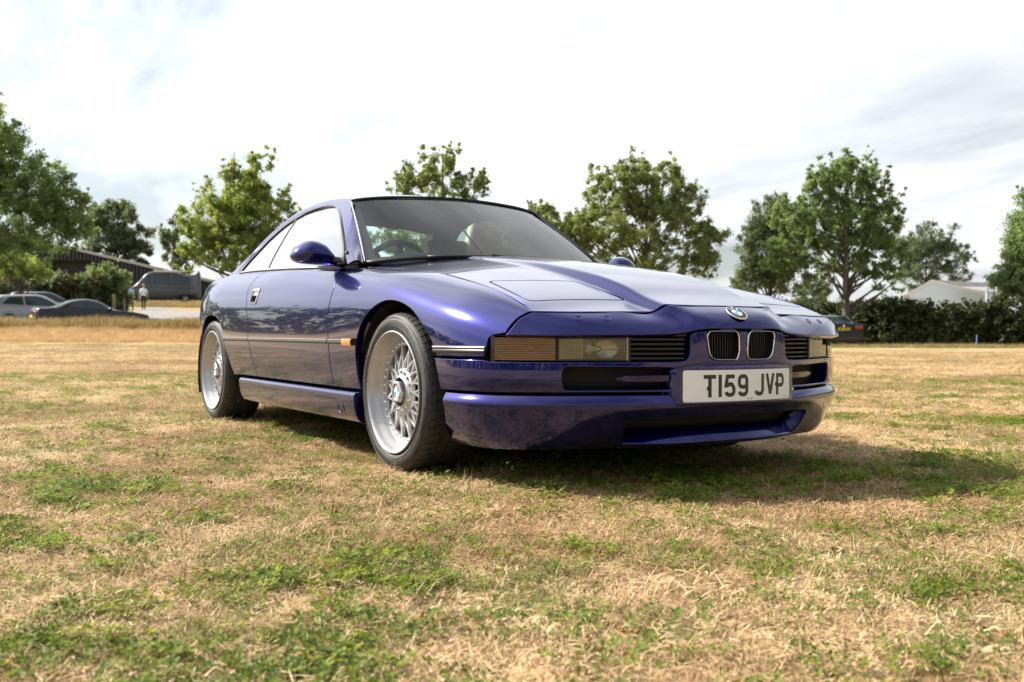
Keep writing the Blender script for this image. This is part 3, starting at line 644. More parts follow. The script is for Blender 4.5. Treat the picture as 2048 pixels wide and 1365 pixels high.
for sg in (1, -1):
    part('pop_up_headlamp_lid', panel_mesh('pop_up_headlamp_lid', HOOD, lid*[1, sg], (), .018, 1, 1, m=PAINT, lip=.0015, gap=.0065, off=.0))
part('bonnet_underside', panel_mesh('bonnet_underside', HOOD, [(x*.985-.005, y*.985) for x, y in hood_poly], (), .05, 1, 1, m=DARK, off=-.014, depth=0, gap=0))
nz = NOSE_T
npoly = [(u, 0) for u in np.linspace(-1, 1, 41)]+[(1, .5)]+[(u, 1) for u in np.linspace(1, -1, 41)]+[(-1, .5)]
part('nose_panel', panel_mesh('nose_panel', nz, npoly, (), .012, .95, .10, m=PAINT, flip=True, lip=.004, gap=.004, depth=.02))
part('nose_backing', grid_mesh('nose_backing', nz, np.linspace(-.995, .995, 60), np.linspace(.02, .95, 6), DARK, flip=True, off=-.012))
# washer covers: two small flush ovals each side
def on(F, u, v, o=0.0, flip=False):
    p = F(np.array([u]), np.array([v]))[0]; a = F(np.array([u+1e-3]), np.array([v]))[0]-F(np.array([u-1e-3]), np.array([v]))[0]; b = F(np.array([u]), np.array([v+1e-3]))[0]-F(np.array([u]), np.array([v-1e-3]))[0]
    n = np.cross(a, b); n /= np.linalg.norm(n); n = -n if flip else n
    return p+n*o, n
def disc_on(F, u, v, flip, rx, ry, name, mat_, parent, ring=True, h=.0012):
    p, n = on(F, u, v, 0, flip); q = Vector(n).to_track_quat('Z', 'Y')
    b = MB(); b.lathe([(.86, -.002), (.90, h), (.96, h*1.3), (1.0, h), (1.03, -.002)], 'z', 32); me = b.mesh(name, mat_, smooth=True)
    o = link(name, me, parent, p); o.rotation_euler = q.to_euler(); o.scale = (rx, ry, 1); return o
for s_ in (.754, .627, -.754, -.627): disc_on(nz, s_, .27, True, .0125, .0135, 'washer_cover', PAINT, car)
# the round emblem
def roundel(name, parent, loc, quat, r, letters=True):
    b = MB(); b.lathe([(r*.90, .0), (r*.92, r*.055), (r*.97, r*.075), (r, r*.05), (r*1.02, -r*.05)], 'z', 48)
    o = link(name, b.mesh(name, CHROME, smooth=True), parent, loc); o.rotation_mode = 'QUATERNION'; o.rotation_quaternion = quat
    b = MB(); b.lathe([(r*.50, r*.045), (r*.92, r*.045)], 'z', 48); link('emblem_ring', b.mesh('emblem_ring', BLACK), o)
    b = MB(); b.lathe([(r*.50, r*.04), (r*.515, r*.06), (r*.53, r*.04)], 'z', 48); link('emblem_inner_ring', b.mesh('emblem_inner_ring', CHROME), o)
    for qd in range(4):
        b = MB(); n = 10; V = [(0, 0, r*.047)]+[(r*.505*math.cos(R(90*qd+90*i/n)), r*.505*math.sin(R(90*qd+90*i/n)), r*.047) for i in range(n+1)]
        b.add(V, [(0, i+1, i+2) for i in range(n)]); link('emblem_quarter', b.mesh('emblem_quarter', WHITE_E if qd % 2 else BLUE_E), o)
    if letters:
        b = MB()
        for ch, a in (('B', 128), ('M', 90), ('W', 52)):
            ca, sa = math.cos(R(a)), math.sin(R(a)); s_ = r*.30/79
            glyph(b, ch, lambda x, y, h, ca=ca, sa=sa, s_=s_: ((r*.565+y*s_)*ca+(x-25)*s_*sa, (r*.565+y*s_)*sa-(x-25)*s_*ca, r*.05+h), r*.01, w=12)
        link('emblem_letters', b.mesh('emblem_letters', WHITE_E), o)
    return o
p, n = on(nz, 0.0, .335, .0035, True); zq = Vector(n).to_track_quat('Z', 'Y')
xw = Vector((0, 1, 0)); zz = Vector(n); yw = zz.cross(xw).normalized(); xw = yw.cross(zz)
roundel('nose_emblem', car, p, Matrix((xw, yw, zz)).transposed().to_quaternion(), .041)

# ------------------------------------------------------------------ front bumper, grilles, lamps
bz = BUMP_T
sz = SPOIL_T
bv = lambda z: float(bump_v(z)); spv = lambda z: float(spoil_v(z))
def sA(x): return float(np.interp(-x, -PLAN[:, 0], PLAN_S))     # plan length at x
top_c = bv(.5625); tl = bv(.4535)
hb = [(0, top_c), (.17, top_c), (.215, bv(.556)), (.232, bv(.545)), (.236, bv(.52)), (.238, bv(.478)), (.246, bv(.463)), (.262, bv(.456)), (.30, tl), (.6, tl), (.9, tl), (.945, tl), (.958, bv(.4585)), (.972, bv(.4605)), (1.1, bv(.461)), (1.258, bv(.461)), (1.251, bv(.44)), (1.231, bv(.39)), (1.224, bv(.345))]
bl = [(s_, bv(.3435)) for s_ in np.linspace(1.20, 0, 26)]
bpoly = hb+bl[:-1]; bpoly = bpoly+[(0, bl[-1][1])]+[(-s_, v) for s_, v in bpoly[::-1] if s_ > 1e-6]
kid = smooth_poly([(.026, .463), (.018, .492), (.020, .53), (.024, .549), (.036, .559), (.06, .5605), (.145, .5590), (.160, .554), (.166, .542), (.163, .52), (.157, .492), (.148, .473), (.130, .461), (.11, .4585), (.04, .4585)], 4, closed=True)
kv = lambda K: [(s_, bv(z)) for s_, z in K]
intake = smooth_poly([(.30, .356), (.29, .37), (.29, .418), (.30, .430), (.35, .433), (.62, .437), (.672, .436), (.684, .428), (.690, .41), (.690, .376), (.683, .360), (.66, .3545), (.5, .3545)], 4, closed=True)
holes = [kv(kid), [(-s_, v) for s_, v in kv(kid)], kv(intake), [(-s_, v) for s_, v in kv(intake)]]
part('front_bumper', panel_mesh('front_bumper', bz, bpoly, holes, .0125, 1, .11, m=PAINT, flip=False, lip=.004, gap=.003, depth=.03, hole_depth=.05, hole_lip=.006, hole_gap=.0))
so = smooth_poly([(0, .254), (.30, .256), (.40, .254), (.448, .250), (.460, .242), (.464, .225), (.466, .19), (.462, .166), (.445, .1595), (.2, .1595), (0, .1595)], 3)
so = [(s_, spv(z)) for s_, z in so]; so_full = so+[(-s_, v) for s_, v in so[::-1] if s_ > 1e-6][0:]
side_e = [(1.183, spv(.315)), (1.180, spv(.285)), (1.206, spv(.234)), (1.240, spv(.190)), (1.262, spv(.165)), (1.258, spv(.150)), (1.225, 0.01)]
sp = [(s_, 1.0) for s_ in np.linspace(-1.186, 1.186, 50)]+side_e+[(s_, 0.0) for s_ in np.linspace(1.17, -1.17, 44)]+[(-s_, v) for s_, v in side_e[::-1]]
part('front_spoiler', panel_mesh('front_spoiler', sz, sp, (so_full,), .0125, 1, .22, m=PAINT, flip=False, lip=.003, gap=.002, depth=.03, hole_depth=.06, hole_lip=.006))
# dark depth behind openings
part('bumper_backing', grid_mesh('bumper_backing', bz, np.linspace(-1.13, 1.13, 80), np.linspace(-.05, 1.05, 8), DARK, off=-.065))
part('spoiler_backing', grid_mesh('spoiler_backing', sz, np.linspace(-1.10, 1.10, 80), np.linspace(.03, 1.0, 8), DARK, off=-.07))
# splitter lip blade under the lower opening and the floor of the duct
lb = MB(); ss_ = np.linspace(-.462, .462, 41); V = []
for s_ in ss_:
    p, n = on(sz, s_, spv(.1595), 0)
    for dn, dz in ((.004, -.004), (.010, .001), (.006, .006), (-.10, .004), (-.10, -.004)): V.append(p+np.array([n[0]*dn, n[1]*dn, dz]))
k = 5; lb.add(V, [(i*k+j, i*k+(j+1) % k, (i+1)*k+(j+1) % k, (i+1)*k+j) for i in range(len(ss_)-1) for j in range(k)]); lb.obj('spoiler_lip', PAINT, car, angle=50)
# brake duct blades inside the upper intakes
for sg in (1, -1):
    b = MB(); ss_ = np.linspace(.305, .50, 14); V = []
    for s_ in ss_:
        w = .013 if s_ < .48 else .008
        for z_, o in ((.392-w, -.030), (.392-w+.002, -.018), (.392+w-.002, -.014), (.392+w, -.026)): V.append(on(bz, s_*sg, bv(z_), o)[0])
    b.add(V, [(i*4+j, i*4+(j+1) % 4, (i+1)*4+(j+1) % 4, (i+1)*4+j) for i in range(13) for j in range(4)]+[(0, 1, 2, 3), (52, 53, 54, 55)]); b.obj('duct_blade', PAINT, car, angle=40)
# twin grilles
for sg in (1, -1):
    K = np.array(kid); c = K.mean(0); b = MB(); rings = []
    cen = [on(bz, s_*sg, bv(z), 0)[0] for s_, z in K]
    for sc, o in ((1.00, -.006), (.996, .003), (.972, .0045), (.948, .001), (.935, -.045)):
        Q = c+(K-c)*sc; rings.append([on(bz, s_*sg, bv(z), o)[0] for s_, z in Q])
    k = len(K); b.add(np.concatenate(rings), [(i*k+j, i*k+(j+1) % k, (i+1)*k+(j+1) % k, (i+1)*k+j) for i in range(3) for j in range(k)])
    kg = b.obj('kidney_grille', CHROME, car, smooth=True)
    b = MB(); b.add(np.concatenate(rings[3:5]), [(j, (j+1) % k, k+(j+1) % k, k+j) for j in range(k)]); b.obj('grille_inner_wall', BLACK, kg, smooth=True)
    nb = 11
    for i in range(nb):
        s_ = .030+(i+.5)/nb*(.158-.030); V = []
        zs_ = [z for z in np.linspace(.461, .558, 9)]
        lo = .4605+max(0, (s_-.128))*.55; hi = .5575-max(0, s_-.150)*.5; zs_ = np.linspace(lo, hi, 9)
        sh = lambda z: (z-.51)*.10*(s_/.16)
        for z in zs_:
            for ds, o in ((-.0016, -.016), (.0016, -.016), (.0012, -.038), (-.0012, -.038)): V.append(on(bz, (s_+ds+sh(z)*.6)*sg, bv(z), o)[0])
        b = MB(); b.add(V, [(a*4+j, a*4+(j+1) % 4, (a+1)*4+(j+1) % 4, (a+1)*4+j) for a in range(8) for j in range(4)]); b.obj('grille_slat', BLACK, kg, smooth=False)
# lamp band: indicator, fog lamp, slatted grille, behind the nose lip
LP = CS(PLAN_S, PLAN)
def lampp(s_, z, o):
    p = LP([abs(s_)])[0]; t = LP([abs(s_)+1e-3])[0]-LP([abs(s_)-1e-3])[0]; t /= np.linalg.norm(t); n = np.array([t[1], -t[0]])
    q = p+n*o; return np.array([q[0], q[1]*(1 if s_ > 0 else -1), z])
def band(sg, s0, s1, z0, z1, o0, o1, n=10):
    b = MB(); V = []
    for s_ in np.linspace(s0, s1, n):
        for z, o in ((z0, o0), (z0, o1), (z1, o1), (z1, o0)): V.append(lampp(s_*sg, z, o))
    b.add(V, [(i*4+j, i*4+(j+1) % 4, (i+1)*4+(j+1) % 4, (i+1)*4+j) for i in range(n-1) for j in range(4)]+[(0, 1, 2, 3), tuple((n-1)*4+j for j in range(4))]); return b
REFL = mat('lamp_reflector', (.62, .58, .50), .25, .9); BULB = mat('orange_bulb', (.95, .30, .04), .25)
RIBM = mat('lamp_prism', (.30, .285, .25), .22, .35, Coat_Weight=1.0)
for sg in (1, -1):
    band(sg, .236, .93, .440, .550, -.075, -.085, 24).obj('lamp_recess', DARK, car)
    band(sg, .240, .925, .5405, .547, -.080, -.016, 24).obj('recess_roof', BLACK, car)
    band(sg, .240, .925, .438, .4505, -.080, -.010, 24).obj('recess_floor', BLACK, car)
    band(sg, .929, .944, .449, .542, -.060, -.0085, 4).obj('lamp_end_cap', BLACK, car)
    zi0, zi1 = .4565, .5345
    il = band(sg, .712, .928, zi0, zi1, -.013, -.0075, 10).obj('indicator_lamp', SMOKE, car)
    band(sg, .712, .928, zi0, zi1, -.062, -.058, 8).obj('reflector', mat('indicator_reflector', (.30, .165, .09), .35, .6), il)
    for i in range(13):
        z = zi0+(i+.5)/13*(zi1-zi0); band(sg, .715, .927, z-.0010, z+.0010, -.0078, -.0052, 8).obj('lens_rib', mat('indicator_prism', (.26, .135, .07), .2, .2, Coat_Weight=1.0), il)
    b = MB(); p = lampp(.795*sg, .498, -.034); b.lathe([(0, -.027), (.016, -.020), (.023, 0), (.016, .020), (0, .027)], 'z', 16, p); b.obj('bulb', BULB, il, smooth=True)
    fl = band(sg, .463, .704, zi0, zi1, -.012, -.0085, 10).obj('fog_lamp', LENS, car)
    band(sg, .463, .704, zi0-.001, zi0+.004, -.062, -.006, 8).obj('lamp_rim', BLACK, fl); band(sg, .463, .704, zi1-.004, zi1+.001, -.062, -.006, 8).obj('lamp_rim', BLACK, fl)
    band(sg, .462, .467, zi0, zi1, -.062, -.006, 2).obj('lamp_rim', RIBM, fl); band(sg, .702, .709, zi0, zi1, -.062, -.006, 2).obj('lamp_rim', BLACK, fl)
    for i in range(12):      # fluted outer half
        s_ = .622+(i+.5)/12*.078; band(sg, s_-.0024, s_+.0024, zi0+.003, zi1-.003, -.022, -.0125, 2).obj('lens_flute', RIBM, fl)
    band(sg, .618, .622, zi0+.002, zi1-.002, -.05, -.011, 2).obj('lens_divider', RIBM, fl)
    b = MB(); V = []; nn = 12
    for i in range(nn+1):    # reflector bowl behind the clear half
        for j in range(nn+1):
            a, c_ = i/nn*2-1, j/nn*2-1; V.append(lampp((.542+a*.074)*sg, .4955+c_*.036, -.060+.034*(a*a*.8+c_*c_*.25)))
    b.add(V, [(i*(nn+1)+j, (i+1)*(nn+1)+j, (i+1)*(nn+1)+j+1, i*(nn+1)+j+1) for i in range(nn) for j in range(nn)]); b.obj('reflector', mat('bright_reflector', (.40, .39, .36), .06, 1.0), fl, smooth=True)
    b = MB(); p = lampp(.56*sg, .495, -.040); b.lathe([(0, .010), (.010, .008), (.012, 0), (.008, -.02)], 'x', 14, p); b.obj('bulb', CHROME, fl, smooth=True)
    lg = band(sg, .246, .455, .449, .541, -.060, -.056, 10).obj('lamp_grille', DARK, car)
    for i in range(5):
        z = .463+i*.0165; band(sg, .250, .452, z-.0024, z+.0024, -.048, -.014, 10).obj('grille_slat', mat('slat_black', (.022, .022, .024), .38), lg)
    band(sg, .453, .460, .449, .541, -.060, -.010, 2).obj('grille_post', BLACK, lg)

# ------------------------------------------------------------------ number plate
def plate_pt(y, z, h): return np.array([1.046+h-.50*y*y, y, z])
PZ = .3655
b = MB(); ro = round_rect(-.285, .285, PZ-.067, PZ+.066, .012, 4); 
ri = round_rect(-.279, .279, PZ-.061, PZ+.060, .010, 4); k = len(ro)
ro = densify(ro, .03); ri = densify(round_rect(-.278, .278, PZ-.060, PZ+.059, .010, 4), .03)
def slab(name, x0, x1, z0, z1, r, h0, h1, m_, parent, nx=26, bev=.002):
    b = MB(); poly = densify(round_rect(x0, x1, z0, z1, r, 4), .022); inn = []
    c = poly.mean(0); d = poly-c
    p2 = np.stack([np.sign(d[:, 0])*np.maximum(np.abs(d[:, 0])-bev, 0), np.sign(d[:, 1])*np.maximum(np.abs(d[:, 1])-bev, 0)], 1)+c
    k = len(poly); V = [plate_pt(y, z, h0) for y, z in poly]+[plate_pt(y, z, h1-bev) for y, z in poly]+[plate_pt(y, z, h1) for y, z in p2]
    F = [(i, (i+1) % k, k+(i+1) % k, k+i) for i in range(k)]+[(k+i, k+(i+1) % k, 2*k+(i+1) % k, 2*k+i) for i in range(k)]
    b.add(V, F)
    # face: strips in y so that it follows the bow
    rows = []; yc, zc_ = (x0+x1)/2, (z0+z1)/2; hw, hh, rr = (x1-x0)/2-bev, (z1-z0)/2-bev, max(r-bev, .001)
    tt = np.concatenate([-hw+rr*(1-np.cos(np.linspace(0, math.pi/2, 7))), np.linspace(-hw+rr, hw-rr, nx+2)[1:-1], hw-rr*(1-np.cos(np.linspace(math.pi/2, 0, 7)))])
    for y in tt:
        d_ = max(0.0, abs(y)-(hw-rr)); h_ = hh-rr+math.sqrt(max(rr*rr-d_*d_, 0)); rows.append((y+yc, zc_-h_, zc_+h_))
    V = [plate_pt(y, z, h1) for y, a, c_ in rows for z in (a, c_)]; b.add(V, [(2*i, 2*i+2, 2*i+3, 2*i+1) for i in range(len(rows)-1)])
    return link(name, b.mesh(name, m_, angle=40), parent)
pl = slab('plate_plinth', -.291, .291, PZ-.067, PZ+.070, .014, -.085, -.002, PAINT, car, bev=.005)
np_ = slab('number_plate', -.260, .260, PZ-.0555, PZ+.0555, .008, -.003, .0006, WHITEP, car, bev=.001)
xx = -.260+.078
for ch in 'TI59 JVP':
    if ch == ' ': xx += 22; xx = xx; 
    if ch == ' ': xx = xx-22+.022; continue
    b = MB(); s_ = .001
    glyph(b, ch, lambda x, y, h, xx=xx: plate_pt(xx+x*.001, PZ-.0395+y*.001, .0006+h), .0006)
    b.obj('plate_character', GREYP, np_); xx += (GW.get(ch, 50)+11)*.001
for y, z in ((-.163, PZ-.008), (.170, PZ+.000)):
    b = MB(); b.lathe([(0, .003), (.006, .0025), (.0075, 0)], 'x', 14, plate_pt(y, z, .001)); b.obj('plate_screw', BLACK, np_, smooth=True)
b = MB()
for i in range(9): b.box(plate_pt(.012+i*.0032, PZ-.0475, .001), (.0006, .0022, .002))
for i in range(7): b.box(plate_pt(.218+i*.0035, PZ-.0465, .001), (.0006, .0025, .0012))
b.obj('plate_small_print', GREYP, np_)

# ------------------------------------------------------------------ roof, glass, tail
rz_ = ROOF_T
part('roof', grid_mesh('roof', rz_, np.linspace(-2.36, -1.08, 50), np.linspace(-1.02, 1.02, 61), PAINT))
part('headlining', grid_mesh('headlining', rz_, np.linspace(-2.36, -1.14, 30), np.linspace(-.94, .94, 31), LINING, off=-.024))
wsf = WS_T
part('windscreen', grid_mesh('windscreen', wsf, np.linspace(-1, 1, 49), np.linspace(0, 1, 25), GLASS_WS, flip=False))
# ceramic border on the inside of the screen
wp = [(u, -.0) for u in np.linspace(-1, 1, 41)]+[(u, 1.0) for u in np.linspace(1, -1, 41)]
ih = [(u, .055+.12*max(0, abs(u)-.80)**1.0) for u in np.linspace(-.93, .93, 41)]+[(u, .965) for u in np.linspace(.945, -.945, 41)]
part('screen_border', panel_mesh('screen_border', wsf, wp, (ih,), .03, .7, .5, m=mat('screen_black', (.010, .010, .011), .5), off=-.004, depth=0, gap=0, flip=False))
b = MB(); P3 = wsf(np.linspace(-1, 1, 41), np.full(41, 1.0)); b.tube(P3+[.004, 0, .003], .0065, 6); b.obj('windscreen_seal', RUBBER, car, smooth=True)
b = MB(); P3 = wsf(np.linspace(-1, 1, 41), np.full(41, .0)); b.tube(P3+[.004, 0, .0], .012, 6); b.obj('scuttle_seal', RUBBER, car, smooth=True)
for y0, y1, x0 in ((.10, -.46, -.47), (.62, .14, -.60)):     # wipers at rest
    P3 = []
    for i in range(9):
        y = y0+(y1-y0)*i/8; u = min(.95, abs(y)/.70); p = wsf(np.array([np.sign(y+1e-9)*u]), np.array([.0]))[0]; P3.append(p+[.028, 0, .004])
    b = MB(); b.tube(P3, .006, 6); w = b.obj('wiper', BLACK, car, smooth=True)
    b = MB(); b.tube([P3[1]+np.array([-.0, 0, -.02]), P3[4]+np.array([.004, 0, .006])], [.010, .006], 6); b.obj('wiper_arm', BLACK, w)
rwf = RW_T
part('rear_window', grid_mesh('rear_window', rwf, np.linspace(-1, 1, 31), np.linspace(0, 1, 15), GLASS_WS, flip=True))
# boot lid and tail
def deck(u, v):
    p = SIDE_T(u, np.full_like(u, 1.0)); q = np.abs(v)
    return np.stack([u, p[:, 1]*v, p[:, 2]+.028*(1-q*q)+.0*u], 1)
part('boot_lid', panel_mesh('boot_lid', deck, [(-2.90, -.995), (-2.90, .995), (-3.71, .995), (-3.71, -.995)], (), .04, 1, .7, m=PAINT, flip=False))
b = MB(); rows = []
for z, y, x in ((.30, .62, -3.70), (.40, .69, -3.735), (.51, .705, -3.74), (.62, .70, -3.735), (.70, .695, -3.73), (.80, .66, -3.735), (.87, .60, -3.745), (.905, .55, -3.72)): rows.append([(x+.02*(abs(t)**3), y*t, z) for t in np.linspace(-1, 1, 15)])
k = 15; b.add(np.array(rows).reshape(-1, 3), [(i*k+j, i*k+j+1, (i+1)*k+j+1, (i+1)*k+j) for i in range(7) for j in range(14)]); b.obj('rear_bumper', PAINT, car, smooth=True)
for sg in (1, -1):
    b = MB(); b.box((-3.745, sg*.45, .70), (.02, .38, .11)); tl_ = b.obj('tail_lamp', mat('tail_red', (.45, .015, .01), .15, 0, Coat_Weight=1.0), car); bevel_mod(tl_, .008)
# floor and bulkheads (keep daylight out of the body)
b = MB(); b.box((-1.55, 0, .21), (2.2, 1.66, .06)); b.box((.15, 0, .22), (1.3, 1.0, .05)); b.box((-2.95, 0, .25), (1.5, 1.0, .06)); b.box((-.42, 0, .5), (.05, 1.5, .6)); b.box((-3.0, 0, .60), (.05, 1.4, .55)); b.obj('floor_pan', DARK, car)

# ------------------------------------------------------------------ cabin
b = MB(); V = []
for x, z in ((-.66, .84), (-.70, .862), (-.85, .885), (-.98, .872), (-1.02, .80), (-1.0, .60)):
    for y in np.linspace(-.66, .66, 29):
        hood = .070*math.exp(-((y+.37)/.19)**2) if -.99 < x < -.6 else 0
        V.append((x, y*(1 if x < -.72 else .9), z+hood))
k = 29; b.add(V, [(i*k+j, i*k+j+1, (i+1)*k+j+1, (i+1)*k+j) for i in range(5) for j in range(28)]); b.obj('dashboard', DASHM, car, smooth=True)
b = MB(); c = np.array([-1.12, -.37, .845]); ax = Vector((-.88, 0, .47)).normalized(); u_ = Vector((0, 1, 0)); v_ = ax.cross(u_)
ring = [c+.19*(math.cos(t)*np.array(u_)+math.sin(t)*np.array(v_)) for t in np.linspace(0, 2*math.pi, 37)]
b.tube(ring, .016, 8, cap=False); 
for t in (0, math.pi, -math.pi/2): b.tube([c, c+.185*(math.cos(t)*np.array(u_)+math.sin(t)*np.array(v_))], [.035, .016], 8)
b.obj('steering_wheel', mat('wheel_leather', (.02, .02, .021), .45), car, smooth=True)
def seat(y, x0=-1.45):
    b = MB(); b.box((x0, y, .48), (.52, .50, .16)); b.box((x0-.34, y, .76), (.14, .50, .56), (0, R(-18), 0)); s_ = b.obj('front_seat', TAN, car, smooth=False); bevel_mod(s_, .05, 4)
    b = MB(); b.box((x0-.46, y, 1.045), (.10, .29, .17), (0, R(-12), 0)); h = b.obj('headrest', TAN, s_); bevel_mod(h, .04, 4)
for y in (-.37, .37): seat(y)
b = MB(); b.box((-2.15, 0, .50), (.45, 1.2, .16)); b.box((-2.48, 0, .74), (.14, 1.2, .42), (0, R(-22), 0)); s_ = b.obj('rear_seat', TAN, car); bevel_mod(s_, .05, 3)
b = MB(); b.box((-2.78, 0, .885), (.42, 1.25, .02)); b.obj('parcel_shelf', DASHM, car)
b = MB(); b.box((-1.10, 0, 1.185), (.03, .26, .07), (0, R(12), 0)); b.tube([(-1.09, 0, 1.2), (-1.06, 0, 1.25)], .012, 6); im = b.obj('interior_mirror', BLACK, car)
for y in (-.33, .33):
    b = MB(); b.box((-1.27, y, 1.222), (.13, .36, .014), (0, R(-10), 0)); sv_ = b.obj('sun_visor', LINING, car); bevel_mod(sv_, .007)

# ------------------------------------------------------------------ wheels (built once, facing -y, copied four times)
def make_wheel():
    w = empty('wheel', (0, 0, 0)); w.parent = car
    ro_ = .3165                                    # tyre radius; outer face towards -y, y=0 at the outer sidewall plane
    prof = [(.232, .225), (.250, .240), (.280, .243), (.300, .236), (.311, .222), (.3155, .205)]
    gro = [.175, .125, .085]
    prof += [(.3155, .18)]
    for g in (.172, .122, .078): prof += [(.3163, g+.007), (.310, g+.0055), (.310, g-.0055), (.3163, g-.007)]
    prof += [(.3155, .045), (.3145, .034), (.311, .022), (.305, .012), (.296, .006), (.284, .0015), (.276, .0), (.270, .0015), (.262, .002), (.257, .0045), (.2515, .007), (.247, .012), (.243, .016)]
    b = MB(); b.lathe(prof, 'y', 96); ty = b.obj('tyre', TYRE, w, angle=32)
    # shoulder sipes and tread blocks: one shared block, 64 round the shoulder
    b = MB()
    n = 58
    for i in range(n):
        a = 2*math.pi*i/n
        for (y0, y1, da) in ((.024, .070, .012), (.088, .118, -.01)):
            pass
        V = []
        for y_, r0 in ((.0195, .3105), (.034, .3152), (.050, .3166), (.070, .3168)):
            for s_ in (-.40, .40):
                t = a+s_*2*math.pi/n+(y_-.045)*1.2
                for r_ in (r0-.012, r0+.0022): V.append((r_*math.cos(t), y_, r_*math.sin(t)))
        F = []
        for q in range(3):
            o = q*4; F += [(o+1, o+5, o+7, o+3), (o, o+4, o+5, o+1), (o+2, o+3, o+7, o+6)]
        F += [(0, 1, 3, 2), (12, 14, 15, 13)]; b.add(V, F)
    tb = b.obj('tread_blocks', TYRE, w); tb['kind'] = 'stuff'
    # moulded sidewall ribs
    b = MB(); b.lathe([(.2985, .0045), (.2995, .0025), (.3005, .0055)], 'y', 96); b.lathe([(.2655, .0018), (.2665, -.0006), (.2675, .0015)], 'y', 96)
    b.obj('sidewall_ring', TYRE, w, smooth=True)
    b = MB(); rng = np.random.default_rng(3)
    for seg0, seg1 in ((60, 118), (240, 300), (330, 352), (150, 175)):
        a = seg0
        while a < seg1:
            wd = rng.uniform(1.6, 3.2); V = []
            for t in (a, a+wd):
                for r_, y_ in ((.2755, -.0012), (.2885, .0012)): V.append((r_*math.cos(R(t)), y_, r_*math.sin(R(t))))
            b.add(V, [(0, 1, 3, 2)]); a += wd+rng.uniform(.7, 1.4)
    b.obj('sidewall_marks', mat('tyre_mark', (.035, .034, .034), .5), w)
    # rim: polished lip, deep barrel
    b = MB(); b.lathe([(.2395, .020), (.2455, .006), (.2450, .0005), (.2415, -.001), (.2370, .002), (.2340, .010), (.2315, .018), (.2285, .026), (.222, .038), (.2165, .050), (.214, .059), (.211, .063), (.206, .063)], 'y', 96); b.obj('rim', SILVER, w, angle=40)
    b = MB(); b.lathe([(.212, .066), (.205, .085), (.200, .20), (.21, .235)], 'y', 64); b.obj('barrel', mat('barrel_grey', (.20, .20, .21), .45, .6), w, smooth=True)
    b = MB(); b.lathe([(.165, .125), (.165, .135), (.07, .137)], 'y', 64); b.obj('brake_disc', mat('disc_steel', (.22, .22, .22), .4, .9), w, smooth=True)
    # bolt ring with 32 bolts
    b = MB(); b.lathe([(.206, .063), (.203, .060), (.195, .059), (.188, .060), (.1855, .064), (.1855, .078)], 'y', 96); b.obj('spoke_ring', SILVER, w, angle=40)
    b = MB(); b.lathe([(0, -.006), (.0032, -.0055), (.0048, -.003), (.0052, .001)], 'y', 8); bm_ = b.mesh('bolt', CHROME, smooth=True)
    nb = 36
    for i in range(nb):
        a = 2*math.pi*(i+.5)/nb; o = link('bolt', bm_, w, (.1965*math.cos(a), .0585, .1965*math.sin(a)))
    # cross spokes: each Y spoke one mesh, 20 round the hub
    b = MB(); ns = 16
    def bar(P, wd, dp):
        P = np.asarray(P); V = []
        for i, p in enumerate(P):
            t = (P[min(i+1, len(P)-1)]-P[max(i-1, 0)]); t = t/np.linalg.norm(t); u_ = np.cross(t, [0, 1, 0]); u_ /= np.linalg.norm(u_)
            w_ = wd[i] if hasattr(wd, '__len__') else wd
            V += [p+u_*w_*.5+[0, .004, 0], p+u_*w_*.28-[0, .001, 0], p-u_*w_*.28-[0, .001, 0], p-u_*w_*.5+[0, .004, 0], p-u_*w_*.45+[0, dp, 0], p+u_*w_*.45+[0, dp, 0]]
        k = 6; return V, [(i*k+j, i*k+(j+1) % k, (i+1)*k+(j+1) % k, (i+1)*k+j) for i in range(len(P)-1) for j in range(k)]+[tuple(range(k)), tuple((len(P)-1)*k+j for j in range(k))]
    def pol(r_, a, y): return np.array([r_*math.cos(R(a)), y, r_*math.sin(R(a))])
    st_ = 360/ns
    V, F = bar([pol(.080, 0, .045), pol(.092, 0, .047), pol(.105, 0, .050)], [.0145, .0125, .0145], .016); b.add(V, F)
    for sg in (1, -1):
        V, F = bar([pol(.100, 0, .050), pol(.116, sg*3.0, .052), pol(.134, sg*6.6, .055), pol(.152, sg*9.2, .058), pol(.170, sg*10.7, .060), pol(.190, sg*11.2, .062)], [.0130, .0112, .0104, .0102, .0106, .0135], .016); b.add(V, F)
    me = b.mesh('spoke', SILVER, angle=35)
    for i in range(ns): link('spoke', me, w, (0, 0, 0), (0, R(i*st_), 0))
    b = MB(); b.lathe([(.096, .058), (.093, .048), (.086, .0435), (.066, .041), (.061, .037), (.058, .034)], 'y', 60); b.obj('hub', SILVER, w, angle=40)
    b = MB(); b.box((0, 0, 0), (.011, .007, .007)); lug = b.mesh('hub_lug', SILVER)
    for i in range(16):
        a = R(i*22.5); link('hub_lug', lug, w, (.080*math.cos(a), .0395, .080*math.sin(a)), (0, -a, 0))
    b = MB(); hexa = [(.047*math.cos(R(60*i)), .047*math.sin(R(60*i))) for i in range(6)]; hx2 = [(.042*math.cos(R(60*i)), .042*math.sin(R(60*i))) for i in range(6)]
    V = [(x, .040, z) for x, z in hexa]+[(x, .021, z) for x, z in hexa]+[(x, .017, z) for x, z in hx2]
    b.add(V, [(i, (i+1) % 6, 6+(i+1) % 6, 6+i) for i in range(6)]+[(6+i, 6+(i+1) % 6, 12+(i+1) % 6, 12+i) for i in range(6)])
    inner = [(.033*math.cos(R(10*i)), .033*math.sin(R(10*i))) for i in range(36)]
    b.add([(x, .017, z) for x, z in hx2]+[(x, .017, z) for x, z in inner], [(i, (i+1) % 6, 6+((i+1)*6) % 36, *[6+(i*6+q) % 36 for q in range(5, -1, -1)]) for i in range(6)])
